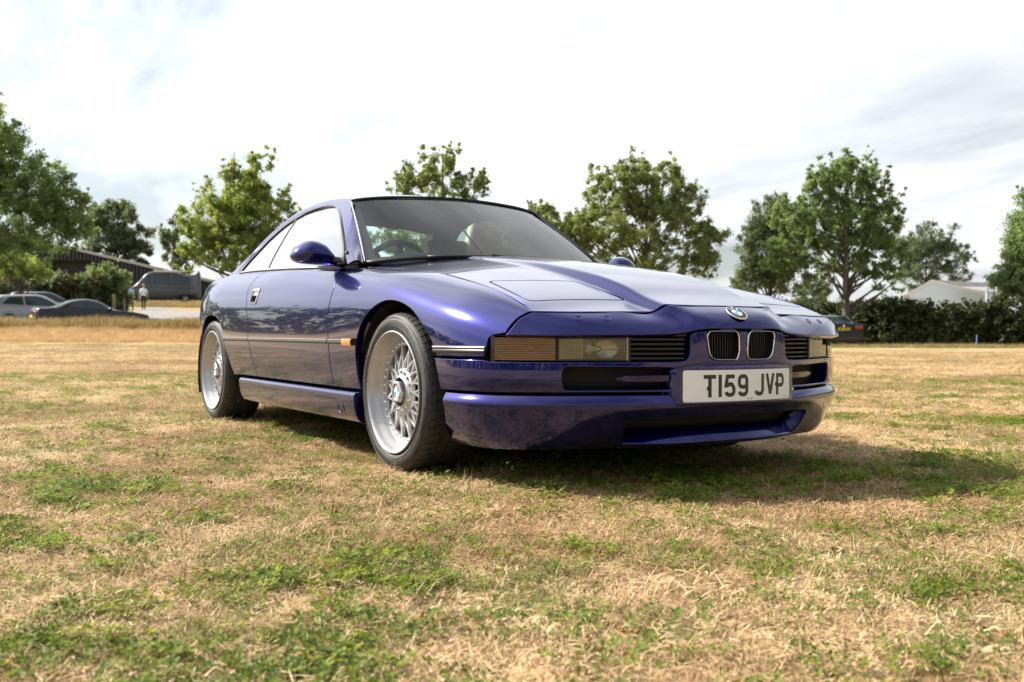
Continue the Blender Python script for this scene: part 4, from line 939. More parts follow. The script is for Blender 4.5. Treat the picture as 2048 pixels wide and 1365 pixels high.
    b.lathe([(.033, .017), (.0315, .023), (0.001, .023)], 'y', 36)
    b.obj('centre_cap', SILVER, w, angle=30)
    b = MB(); b.lathe([(.0215, .0220), (.0245, .0205), (.0280, .0225)], 'y', 36); b.obj('cap_ring', CHROME, w, smooth=True)
    for qd in range(4):
        b = MB(); n = 8; V = [(0, .0215, 0)]+[(.0215*math.cos(R(90*qd+90*i/n)), .0215, .0215*math.sin(R(90*qd+90*i/n))) for i in range(n+1)]; b.add(V, [(0, i+1, i+2) for i in range(n)]); link('cap_quarter', b.mesh('cap_quarter', WHITE_E if qd % 2 else BLUE_E), w)
    return w
def copy_tree(o, parent=None):
    c = o.copy(); COL.objects.link(c); c.parent = parent
    for ch in list(o.children): copy_tree(ch, c)
    return c
w0 = make_wheel()
for i, (x, sd, rot) in enumerate(((0, -1, 0), (-2.684, -1, 40), (0, 1, 17), (-2.684, 1, 63))):
    w = w0 if i == 0 else copy_tree(w0, car)
    w.location = (x, sd*.897, .3125); w.rotation_euler = (0, R(rot), 0 if sd < 0 else math.pi)
# ================================================================== the field and what stands round it
def cam_xy(px_, depth):
    """ground point seen at image column px_ (2048 wide) at a given depth along the view"""
    p = CAM_POS+FWD*depth+RGT*((px_-1024)/FPX*depth); return p[0], p[1]
def px_z(py_, depth): return CAM_POS[2]+(666.9-py_)/FPX*depth
F2 = np.array([FWD[0], FWD[1]])/np.hypot(FWD[0], FWD[1]); R2 = np.array([RGT[0], RGT[1]])/np.hypot(RGT[0], RGT[1])
def DL(x, y):
    d = (x-CAM_POS[0])*F2[0]+(y-CAM_POS[1])*F2[1]; l = (x-CAM_POS[0])*R2[0]+(y-CAM_POS[1])*R2[1]; return d, l
def hash2(i, j, s=0):
    h = (i*374761393+j*668265263+s*2147483647+1013904223) & 0xffffffff; h = (h ^ (h >> 13))*1274126177 & 0xffffffff; return ((h ^ (h >> 16)) & 0xffff)/65535.0
def vnoise(x, y, s=0):
    xi = np.floor(x).astype(np.int64); yi = np.floor(y).astype(np.int64); fx = x-xi; fy = y-yi; fx = fx*fx*(3-2*fx); fy = fy*fy*(3-2*fy)
    return (hash2(xi, yi, s)*(1-fx)+hash2(xi+1, yi, s)*fx)*(1-fy)+(hash2(xi, yi+1, s)*(1-fx)+hash2(xi+1, yi+1, s)*fx)*fy
def fbm(x, y, s=0, o=4):
    r = 0; a = .5
    for k in range(o): r = r+a*vnoise(x*2**k+17.3*k, y*2**k-9.1*k, s+k); a *= .5
    return r/(1-.5**o)
def sstep(a, b, x): t = np.clip((x-a)/(b-a), 0, 1); return t*t*(3-2*t)
_bank = CS([-20, 20, 29, 32, 34, 35.6, 37, 38.6, 41, 50, 71, 86, 130, 400], [0, 0, .10, .27, .52, .80, .86, .70, .58, 1.05, 2.15, 3.1, 4.4, 6.0])
def terrain(x, y):
    x = np.asarray(x, float); y = np.asarray(y, float); d, l = DL(x, y)
    a = l/np.maximum(d, 1.0); w = 1-sstep(-.26, -.02, a); w = np.where(d < 5, 0, w)
    b = np.where(d < 18, 0, _bank(np.clip(d+ .6*(vnoise(l*.12, d*.0+3.1, 5)-.5), -20, 400)))
    rest = sstep(60, 400, np.hypot(d, l))*2.0
    dip = -.04*np.exp(-((d-44.5)/2.6)**2-((l-14.3)/3.0)**2)
    return dip+w*b+(1-w)*rest+.018*(fbm(x*.35, y*.35, 3)-.5)
def green(x, y):
    """how green the turf is: 0 straw .. 1 clover"""
    g = fbm(x*1.9, y*1.9, 21, 4)*.42+fbm(x*5.2, y*5.2, 31, 3)*.36+fbm(x*13, y*13, 37, 2)*.22
    return sstep(.435, .635, g)
def tone(x, y):
    """0 brown thatch .. 1 pale bare chaff"""
    return sstep(.30, .72, fbm(x*.8, y*.8, 121, 4)*.55+fbm(x*3.3, y*3.3, 131, 3)*.45)
# --- ground sheet: fine near the car, coarse to the horizon
def axis(breaks):
    o = []
    for a, b, st in breaks: o += list(np.arange(a, b, st))
    return np.array(o+[breaks[-1][1]])
gx = axis([(-900, -200, 70), (-200, -70, 10), (-70, -12, .5), (-12, -2, .2), (-2, 4.5, .09), (4.5, 12, .5), (12, 70, 5), (70, 900, 83)])
gy = axis([(-900, -200, 70), (-200, -70, 10), (-70, -12, 1.5), (-12, -4, .3), (-4, 3.5, .09), (3.5, 12, .25), (12, 60, .6), (60, 200, 10), (200, 900, 70)])
X, Y = np.meshgrid(gx, gy, indexing='ij'); nx_, ny_ = X.shape; X = X.ravel(); Y = Y.ravel(); Z = terrain(X, Y)
near = (np.abs(X-1) < 8) & (np.abs(Y) < 9); Z = Z+np.where(near, .012*(fbm(X*5, Y*5, 41, 3)-.5), 0)
dG, lG = DL(X, Y)
i = (np.arange(nx_-1)[:, None]*ny_+np.arange(ny_-1)[None, :]).ravel(); Q = np.stack([i, i+ny_, i+ny_+1, i+1], 1)
gm = bpy.data.materials.new('dry_turf'); gm.use_nodes = True; t = gm.node_tree; b_ = t.nodes['Principled BSDF']; b_.inputs['Roughness'].default_value = .95; b_.inputs['Specular IOR Level'].default_value = .1
tc = N(t, 'ShaderNodeTexCoord'); n1 = N(t, 'ShaderNodeTexNoise', i_Scale=1.1, i_Detail=9.0, i_Roughness=.62); n2 = N(t, 'ShaderNodeTexNoise', i_Scale=38.0, i_Detail=6.0, i_Roughness=.7); n3 = N(t, 'ShaderNodeTexNoise', i_Scale=.22, i_Detail=6.0)
for n_ in (n1, n2, n3): t.links.new(tc.outputs['Object'], n_.inputs['Vector'])
straw = ramp(t, [(.28, (.16, .105, .055)), (.5, (.38, .275, .16)), (.72, (.62, .48, .31))]); t.links.new(n2.outputs['Fac'], straw.inputs[0])
ta = N(t, 'ShaderNodeAttribute', attribute_name='tone'); big = ramp(t, [(0, (.74, .68, .60)), (.5, (1, 1, 1)), (1, (1.24, 1.26, 1.30))]); t.links.new(ta.outputs['Fac'], big.inputs[0])
mul = N(t, 'ShaderNodeMix', data_type='RGBA', blend_type='MULTIPLY'); mul.inputs['Factor'].default_value = 1; t.links.new(straw.outputs[0], mul.inputs['A']); t.links.new(big.outputs[0], mul.inputs['B'])
ga = N(t, 'ShaderNodeAttribute', attribute_name='green'); gmul = N(t, 'ShaderNodeMath', operation='MULTIPLY', i_1=.80); t.links.new(ga.outputs['Fac'], gmul.inputs[0])
grn = ramp(t, [(.35, (.13, .135, .050)), (.65, (.31, .29, .14))]); t.links.new(n2.outputs['Fac'], grn.inputs[0])
mx = N(t, 'ShaderNodeMix', data_type='RGBA'); t.links.new(gmul.outputs[0], mx.inputs['Factor']); t.links.new(mul.outputs['Result'], mx.inputs['A']); t.links.new(grn.outputs[0], mx.inputs['B'])
# the strip of dead, unmown grass on the bank
da = N(t, 'ShaderNodeAttribute', attribute_name='dead'); mx2 = N(t, 'ShaderNodeMix', data_type='RGBA'); t.links.new(da.outputs['Fac'], mx2.inputs['Factor']); t.links.new(mx.outputs['Result'], mx2.inputs['A'])
dead = ramp(t, [(.35, (.46, .315, .15)), (.65, (.66, .47, .245))]); t.links.new(n2.outputs['Fac'], dead.inputs[0]); t.links.new(dead.outputs[0], mx2.inputs['B'])
t.links.new(mx2.outputs['Result'], b_.inputs['Base Color'])
bp = N(t, 'ShaderNodeBump', i_Strength=.7, i_Distance=.03); t.links.new(n2.outputs['Fac'], bp.inputs['Height']); t.links.new(bp.outputs[0], b_.inputs['Normal'])
aG = lG/np.maximum(dG, 1); onbank = (1-sstep(-.28, -.16, aG))*(dG > 5)
deadv = sstep(30.6, 31.6, dG)*(1-sstep(33.6, 35.0, dG))*onbank
greenv = green(X, Y)*.9; greenv = np.where(dG > 12, np.clip(.10+.95*sstep(.34, .70, fbm(X*.42, Y*.42, 61, 4)*.6+fbm(X*1.7, Y*1.7, 63, 2)*.4), 0, .95)*.85, greenv); greenv = np.maximum(greenv*(1-deadv), onbank*sstep(33.5, 35, dG)*.35)
far_ = sstep(27.5, 29.5, dG)*(1-sstep(30.2, 31.2, dG))*onbank; greenv = np.maximum(greenv, far_*.75)
field = link('ground', mesh_np('ground', np.stack([X, Y, Z], 1), Q, gm, True, None, {'green': greenv, 'dead': deadv, 'tone': tone(X, Y)})); field['kind'] = 'structure'
# --- tarmac drive on the left: a sheet draped 4 mm above the bank, with a pale kerb along its near corner
def drape(name, m_, cells, up, kind='structure'):
    V = []; F = []
    for (x, y) in cells: V.append((x, y, float(terrain(np.array([x]), np.array([y]))[0])+up))
    return V
tar = noise_color(mat('tarmac', (.19, .175, .165), .9), (.155, .145, .138), (.24, .22, .205), 1.6, 8, .3, 60)
V = []; rows_d = np.linspace(38.2, 84, 60); 
for d in rows_d:
    l0 = np.interp(d, [38, 50, 56, 62, 70, 84], [-40, -40, -23.0, -23.4, -26.5, -31.0]); l1 = np.interp(d, [38, 60, 66, 72, 84], [-6, -8, -21, -25.0, -30.2])
    if l1 < l0: l1 = l0+.1
    for k in np.linspace(0, 1, 24):
        l = l0+(l1-l0)*k; x = CAM_POS[0]+F2[0]*d+R2[0]*l; y = CAM_POS[1]+F2[1]*d+R2[1]*l; V.append((x, y, float(terrain(np.array([x]), np.array([y]))[0])+.02))
i = (np.arange(59)[:, None]*24+np.arange(23)[None, :]).ravel(); Q = np.stack([i, i+1, i+25, i+24], 1)
road = link('road', mesh_np('road', V, Q, tar)); road['kind'] = 'structure'

# ------------------------------------------------------------------ leaves
def leaf_cloud(C, Rd, n, size, rng, flat=.0, aspect=.62, up=0.25):
    """n leaf faces scattered in gaussian clumps C (k,3) of radius Rd (k,)"""
    k = len(C); w = Rd**2; w = w/w.sum(); idx = rng.choice(k, n, p=w); q = 9
    tw = rng.normal(size=(k, q, 3)); tw[:, :, 2] = tw[:, :, 2]*.75+.25; tw /= np.linalg.norm(tw, axis=2)[:, :, None]   # twigs of each spray
    u = tw[idx, rng.integers(0, q, n)]; r_ = rng.uniform(0, 1, n)**.8*1.45*rng.uniform(.5, 1, (k, q))[idx, 0]
    P = C[idx]+u*(Rd[idx]*r_)[:, None]+rng.normal(size=(n, 3))*(.20*Rd[idx])[:, None]
    # leaf frame: normals lean outwards and upwards
    nr = u*.55+rng.normal(size=(n, 3))*.75; nr[:, 2] += up; nr /= np.linalg.norm(nr, axis=1)[:, None]
    a = np.cross(nr, rng.normal(size=(n, 3))); a /= np.linalg.norm(a, axis=1)[:, None]; b = np.cross(nr, a)
    s = size*rng.uniform(.55, 1.35, n)[:, None]
    # a leaf: kite of two triangles folded a little along the midrib
    tip = P+a*s; base = P-a*s*.8; lf = P+b*s*aspect+nr*s*.18-a*s*.1; rt = P-b*s*aspect+nr*s*.18-a*s*.1
    V = np.stack([base, rt, tip, lf], 1).reshape(-1, 3)
    j = np.arange(n)*4; F = np.stack([np.stack([j, j+1, j+2], 1), np.stack([j, j+2, j+3], 1)], 1).reshape(-1, 3)
    tint = np.repeat(np.clip(.5+.5*(rng.uniform(-1, 1, k)[idx])*.9, 0, 1), 4)
    return V, F, tint
def leaf_mesh(name, parts, m_):
    V = []; F = []; T = []; n = 0
    for v, f, t_ in parts: V.append(v); F.append(f+n); T.append(t_); n += len(v)
    return mesh_np(name, np.concatenate(V), np.concatenate(F), m_, False, None, {'tint': np.concatenate(T)})
BARK = noise_color(mat('bark', (.10, .08, .065), .9), (.06, .048, .038), (.17, .145, .12), 6, 6, .8, 30, stretch=(1, 1, .25))
LEAF = {
 'bright': foliage_mat('leaf_bright', (.12, .175, .048), (.33, .385, .135), .52),
 'mid': foliage_mat('leaf_mid', (.095, .145, .054), (.25, .32, .14), .5),
 'olive': foliage_mat('leaf_olive', (.105, .145, .050), (.29, .335, .14), .52),
 'dark': foliage_mat('leaf_dark', (.064, .090, .046), (.175, .215, .11), .45),
 'deep': foliage_mat('leaf_deep', (.022, .034, .013), (.068, .082, .028), .32),
 'rust': foliage_mat('leaf_rust', (.060, .042, .016), (.16, .105, .040), .25),
}
def tree(name, label, px_, depth, spread, blobs, nleaf, size, leaf, seed, trunk=True, trunk_r=.16, base_z=None, group=None, nclump=150, lean=0., gap=1.0, multi=1):
    nclump = int(nclump*1.9); nleaf = int(nleaf*2.7); size = size*.46
    """blobs: (x offset, y offset in depth, z, rx, ry, rz) envelope lobes relative to the tree foot"""
    rng = np.random.default_rng(seed); x, y = cam_xy(px_, depth); z0 = float(terrain(np.array([x]), np.array([y]))[0]) if base_z is None else base_z
    o = empty(name, (x, y, z0)); tag(o, label, 'tree', group)
    ax = np.array([R2[0], R2[1], 0]); ay = np.array([F2[0], F2[1], 0])
    C = []; Rd = []; vol = np.array([b[3]*b[4]*b[5] for b in blobs])**.7; per = np.maximum(6, (nclump*vol/vol.sum()).astype(int))
    for (bx, by, bz, rx, ry, rz), k in zip(blobs, per):
        u = rng.normal(size=(k, 3)); u /= np.linalg.norm(u, axis=1)[:, None]; r_ = rng.uniform(.03, 1, k)**.42
        p = u*r_[:, None]*[rx, ry, rz]+[bx, by, bz]
        C.append(p); Rd.append(rng.uniform(.45, 1.2, k)*min(rx, rz)**.75*.36*gap)
    C = np.concatenate(C); Rd = np.concatenate(Rd)
    CW = C[:, :1]*ax+C[:, 1:2]*ay+np.stack([0*C[:, 0], 0*C[:, 0], C[:, 2]], 1)
    # sprays that stick out of the outline
    zc_ = CW[:, 2].mean(); cen = np.array([CW[:, 0].mean(), CW[:, 1].mean(), zc_*.8])
    ext = CW-cen; far = np.argsort(-np.linalg.norm(ext/[spread, spread, spread*1.2], axis=1))[:int(len(CW)*.40)]
    sp = CW[far]+ext[far]*rng.uniform(.0, .11, len(far))[:, None]+[0, 0, .15]; spr = Rd[far]*rng.uniform(.30, .75, len(far))
    v1 = leaf_cloud(CW, Rd, int(nleaf*.86), size, rng); v2 = leaf_cloud(sp, spr, int(nleaf*.14), size, rng)
    link('crown', leaf_mesh('crown', [v1, v2], LEAF[leaf]), o)
    if trunk:
        b = MB(); top = max(bl[2]+bl[5]*.55 for bl in blobs); 
        for q in range(multi):
            off = (q-(multi-1)/2)*trunk_r*2.2
            zs = np.linspace(-.4, top, 12); wob = rng.normal(0, .05, (12, 2)).cumsum(0)*.5
            P = np.stack([ax[0]*(off*(1+zs*.25))+wob[:, 0]+lean*zs*ax[0], ax[1]*(off*(1+zs*.25))+wob[:, 1]+lean*zs*ax[1], zs], 1)
            rad = trunk_r*(1-.88*np.clip(zs/top, 0, 1))*np.where(zs < .2, 1.35, 1); b.tube(P, rad, 9)
            ids = rng.choice(len(CW), min(len(CW), 46//multi), replace=False)
            for i in ids:
                c = CW[i]; h = np.clip(c[2]*rng.uniform(.45, .8), .5, top*.85); s0 = np.array([np.interp(h, zs, P[:, 0]), np.interp(h, zs, P[:, 1]), h])
                m1 = s0*.45+c*.55+np.array([0, 0, -.12*np.linalg.norm(c-s0)*.3]); r0 = np.interp(h, zs, rad)*.5
                b.tube([s0, m1, c], [max(r0, .02), max(r0*.55, .014), .008], 5)
        b.obj('trunk', BARK, o, smooth=True)
    return o
def blob(cx, cz, rx, rz, depth, px0, base, dy=0., ry=None):
    """an image-space ellipse (2048-px units) turned into a crown lobe at that depth"""
    k = depth/FPX; z0 = base; return ((cx-px0)*k, dy, px_z(cz, depth)-z0, rx*k, (ry if ry else rx*k*.9), rz*k)
def tree_px(name, label, px0, depth, ells, *a, **kw):
    x, y = cam_xy(px0, depth); base = float(terrain(np.array([x]), np.array([y]))[0])
    bl = [blob(e[0], e[1], e[2], e[3], depth, px0, base, *(e[4:])) for e in ells]; sp = max(b[3] for b in bl)
    return tree(name, label, px0, depth, sp, bl, *a, **kw)
G_TR = 'trees standing round the field'
tree_px('broadleaf_tree', 'tall green tree cut by the left edge, in front of the dark barn', 10, 41, [(-30, 270, 75, 70), (30, 330, 85, 70), (90, 400, 85, 60), (20, 450, 120, 70), (120, 440, 70, 55), (-60, 380, 80, 90), (150, 455, 38, 34), (60, 490, 90, 35)], 30000, .125, 'mid', 1, nclump=190, group=G_TR, trunk=False, gap=.9)
tree_px('broadleaf_tree', 'dark rounded tree rising behind the barn roof ridge', 235, 104, [(225, 450, 55, 45), (260, 480, 45, 45), (190, 470, 40, 50), (240, 510, 65, 35)], 12000, .26, 'dark', 2, nclump=70, group=G_TR)
tree_px('slender_tree', 'thin sparse dark tree between the barn and the bright green tree', 350, 92, [(350, 445, 16, 22), (345, 480, 30, 28), (360, 520, 38, 30), (350, 555, 40, 25)], 5000, .22, 'dark', 3, nclump=44, group=G_TR, gap=.9)
tree_px('broadleaf_tree', 'bright yellow-green tree left of the coupe roof, overhanging the van', 470, 50, [(470, 390, 62, 48), (520, 345, 30, 34), (545, 320, 13, 22), (430, 450, 70, 55), (520, 440, 70, 60), (560, 400, 26, 26), (400, 405, 16, 26), (400, 510, 50, 34), (480, 510, 95, 40), (368, 540, 22, 12), (455, 350, 22, 20)], 30000, .125, 'bright', 4, nclump=200, group=G_TR, gap=.86)
tree_px('broadleaf_tree', 'yellow-green tree showing just above the coupe roof', 880, 46, [(875, 345, 62, 46), (900, 320, 34, 28), (830, 375, 56, 30), (940, 370, 40, 34), (880, 420, 100, 40), (800, 390, 26, 14), (885, 480, 95, 50), (790, 485, 60, 42), (945, 485, 45, 44), (1085, 500, 40, 34)], 22000, .125, 'olive', 5, nclump=170, group=G_TR, gap=.82)
tree_px('broadleaf_tree', 'broad full tree behind the coupe bonnet, largest of the row', 1290, 48, [(1240, 370, 65, 55), (1300, 380, 75, 55), (1215, 350, 22, 36), (1280, 350, 26, 34), (1340, 430, 80, 60), (1230, 450, 100, 60), (1390, 490, 50, 50), (1300, 520, 120, 45), (1150, 460, 60, 46), (1420, 540, 34, 30), (1370, 410, 34, 34), (1095, 440, 40, 34), (1125, 490, 60, 44)], 40000, .125, 'olive', 6, nclump=260, group=G_TR, gap=.8)
tree_px('broadleaf_tree', 'small dark tree peeping out left of the broad full tree', 1085, 70, [(1075, 425, 26, 26), (1100, 470, 40, 40), (1110, 520, 60, 40)], 8000, .16, 'dark', 7, nclump=60, group=G_TR)
tree_px('conical_tree', 'dark dense tree with a smooth dome, left of the tall oak', 1540, 58, [(1545, 440, 48, 48), (1525, 500, 55, 60), (1560, 540, 60, 46), (1500, 550, 36, 36), (1590, 500, 40, 50)], 22000, .13, 'dark', 8, nclump=120, group=G_TR, trunk_r=.14)
tree_px('oak_tree', 'tall spreading tree with a forked pale trunk above the right hedge', 1690, 47, [(1690, 360, 66, 46), (1740, 350, 40, 36), (1640, 380, 38, 40), (1755, 400, 52, 36), (1640, 440, 66, 56), (1720, 450, 80, 60), (1780, 430, 30, 30), (1600, 500, 60, 40), (1750, 510, 60, 44), (1680, 530, 70, 34), (1655, 345, 12, 26), (1725, 325, 10, 18), (1770, 550, 44, 30), (1580, 440, 44, 44), (1560, 520, 46, 40)], 34000, .125, 'mid', 9, nclump=230, group=G_TR, trunk_r=.20, gap=.8)
tree_px('broadleaf_tree', 'dark tree rising behind the white shed', 1850, 84, [(1870, 475, 46, 30), (1830, 500, 45, 40), (1890, 510, 55, 34), (1930, 520, 22, 18), (1840, 550, 55, 36), (1905, 545, 40, 26)], 18000, .14, 'dark', 10, nclump=110, group=G_TR, trunk_r=.14)
tree_px('broadleaf_tree', 'green tree cut by the right edge, beside the white shed', 2060, 45, [(2060, 400, 26, 34), (2040, 510, 36, 30), (2025, 560, 50, 36), (2070, 480, 60, 70), (2080, 560, 60, 40), (2050, 390, 12, 14)], 22000, .12, 'mid', 11, nclump=130, group=G_TR)
for q, (px_, d_, w_, h_, lf) in enumerate([(1470, 75, 40, 40, 'dark'), (1620, 78, 46, 40, 'dark')]):
    tree_px('shrub', ['low dark shrub behind the bonnet, left of the tall oak', 'low dark shrub under the tall oak'][q], px_, d_, [(px_, 590, w_, h_*.6), (px_+15, 570, w_*.6, h_*.6)], 5000, .14, lf, 40+q, nclump=40, group='shrubs beyond the hedge', trunk=False)
# things seen only in the car's paint: a far wood round the unseen side of the field
rng = np.random.default_rng(77); C = []; Rd = []
for a in np.arange(-175, 185, 1.6):
    ang = R(a); dirv = np.array([math.cos(ang), math.sin(ang)]); rel = math.degrees(math.acos(np.clip(dirv@F2, -1, 1)))
    if rel < 33: continue
    rr = 84+10*vnoise(np.array([a*.05]), np.array([0.3]), 9)[0]; hh = 6.5+6.5*vnoise(np.array([a*.11]), np.array([1.7]), 10)[0]
    p = CAM_POS[:2]+dirv*rr
    for z in np.arange(.8, hh, 1.5): C.append((p[0]+rng.normal(0, .8), p[1]+rng.normal(0, .8), z+2.2*(rel < 70 and 1 or 0)*0)); Rd.append(1.9)
C = np.array(C); Rd = np.array(Rd)
wood = link('far_wood', leaf_mesh('far_wood', [leaf_cloud(C, Rd, 60000, .55, rng)], LEAF['dark'])); wood['kind'] = 'stuff'

# ------------------------------------------------------------------ hedges
def hedge(label, pts, depth_w, h, n, size, leaf, seed, extra=None, rag=.12):
    """pts: (px, depth) run of the hedge in plan"""
    rng = np.random.default_rng(seed); P = np.array([cam_xy(*p) for p in pts]); Z = terrain(P[:, 0], P[:, 1])
    o = empty('hedge', (P[0][0], P[0][1], Z[0])); tag(o, label, 'hedge', 'hedges round the field')
    L = np.linalg.norm(np.diff(P, axis=0), axis=1); s = np.concatenate([[0], L.cumsum()]); C = []; Rd = []
    k = int(s[-1]*depth_w*h*11)+40; t_ = rng.uniform(0, s[-1], k)
    hx_ = np.interp(t_, s, P[:, 0]); hy_ = np.interp(t_, s, P[:, 1]); hz_ = np.interp(t_, s, Z)
    hh = h*(1+rag*(vnoise(t_*.45, t_*0+.5, seed)-.5)*2+rag*.6*(vnoise(t_*1.7, t_*0+2.5, seed)-.5)*2)
    side_ = rng.uniform(-1, 1, k); side_ = np.sign(side_)*np.abs(side_)**.5*depth_w*.5
    zz_ = hh*rng.uniform(.04, 1, k)**.8-.18; C = np.stack([hx_+F2[0]*side_, hy_+F2[1]*side_, hz_+zz_], 1)-np.array([P[0][0], P[0][1], Z[0]]); Rd = rng.uniform(.22, .42, k)
    link('foliage', leaf_mesh('foliage', [leaf_cloud(C, Rd, n, size, rng)], LEAF[leaf]), o)
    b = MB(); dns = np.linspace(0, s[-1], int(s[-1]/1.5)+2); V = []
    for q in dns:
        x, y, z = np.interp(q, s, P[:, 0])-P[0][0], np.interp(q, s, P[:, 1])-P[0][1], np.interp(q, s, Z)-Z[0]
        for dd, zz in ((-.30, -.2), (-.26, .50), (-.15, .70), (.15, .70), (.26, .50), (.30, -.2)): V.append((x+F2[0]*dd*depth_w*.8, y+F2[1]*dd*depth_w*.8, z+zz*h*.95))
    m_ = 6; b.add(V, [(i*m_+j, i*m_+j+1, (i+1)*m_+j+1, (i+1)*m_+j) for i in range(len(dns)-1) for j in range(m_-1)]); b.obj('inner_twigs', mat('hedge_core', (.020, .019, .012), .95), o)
    if extra:
        C2, R2_, n2, s2, lf2 = extra(rng, P, Z, s); link('foliage', leaf_mesh('foliage', [leaf_cloud(C2-np.array([P[0][0], P[0][1], Z[0]]), R2_, n2, s2, rng)], LEAF[lf2]), o)
    return o
def reddish(lo, hi, zlo, zhi, n, leaf='rust'):
    def f(rng, P, Z, s):
        k = 90; t_ = rng.uniform(lo, hi, k)*s[-1]; C = np.stack([np.interp(t_, s, P[:, 0])-F2[0]*.7, np.interp(t_, s, P[:, 1])-F2[1]*.7, np.interp(t_, s, Z)+rng.uniform(zlo, zhi, k)], 1); return C, rng.uniform(.2, .4, k), n, .07, leaf
    return f
hedge('long clipped dark hedge along the right side behind the parked saloon', [(1180, 53), (1400, 52), (1640, 50), (1760, 48), (1870, 44.8), (2150, 43.0), (3000, 39.0)], 1.9, 2.15, 125000, .085, 'deep', 51, reddish(.75, 1.0, .9, 1.7, 4200), rag=.07)
hedge('dark hedge with browning leaves behind the cars on the left', [(-120, 49), (60, 50), (190, 51), (250, 52.5)], 1.9, 2.15, 42000, .10, 'dark', 52, reddish(.1, .9, 1.3, 2.1, 6000), rag=.14)
tree_px('bushy_tree', 'leafy green bush by the wooden post, in front of the barn', 210, 51.5, [(205, 570, 42, 26), (185, 600, 40, 30), (224, 605, 22, 34), (208, 545, 34, 16), (240, 558, 18, 14)], 14000, .085, 'mid', 53, nclump=110, group=None, trunk_r=.06)
tree_px('shrub', 'small bright shrub at the foot of the tall left tree', 45, 47, [(60, 545, 40, 22), (20, 535, 40, 26), (85, 555, 20, 14)], 7000, .085, 'bright', 54, nclump=60, trunk_r=.05)

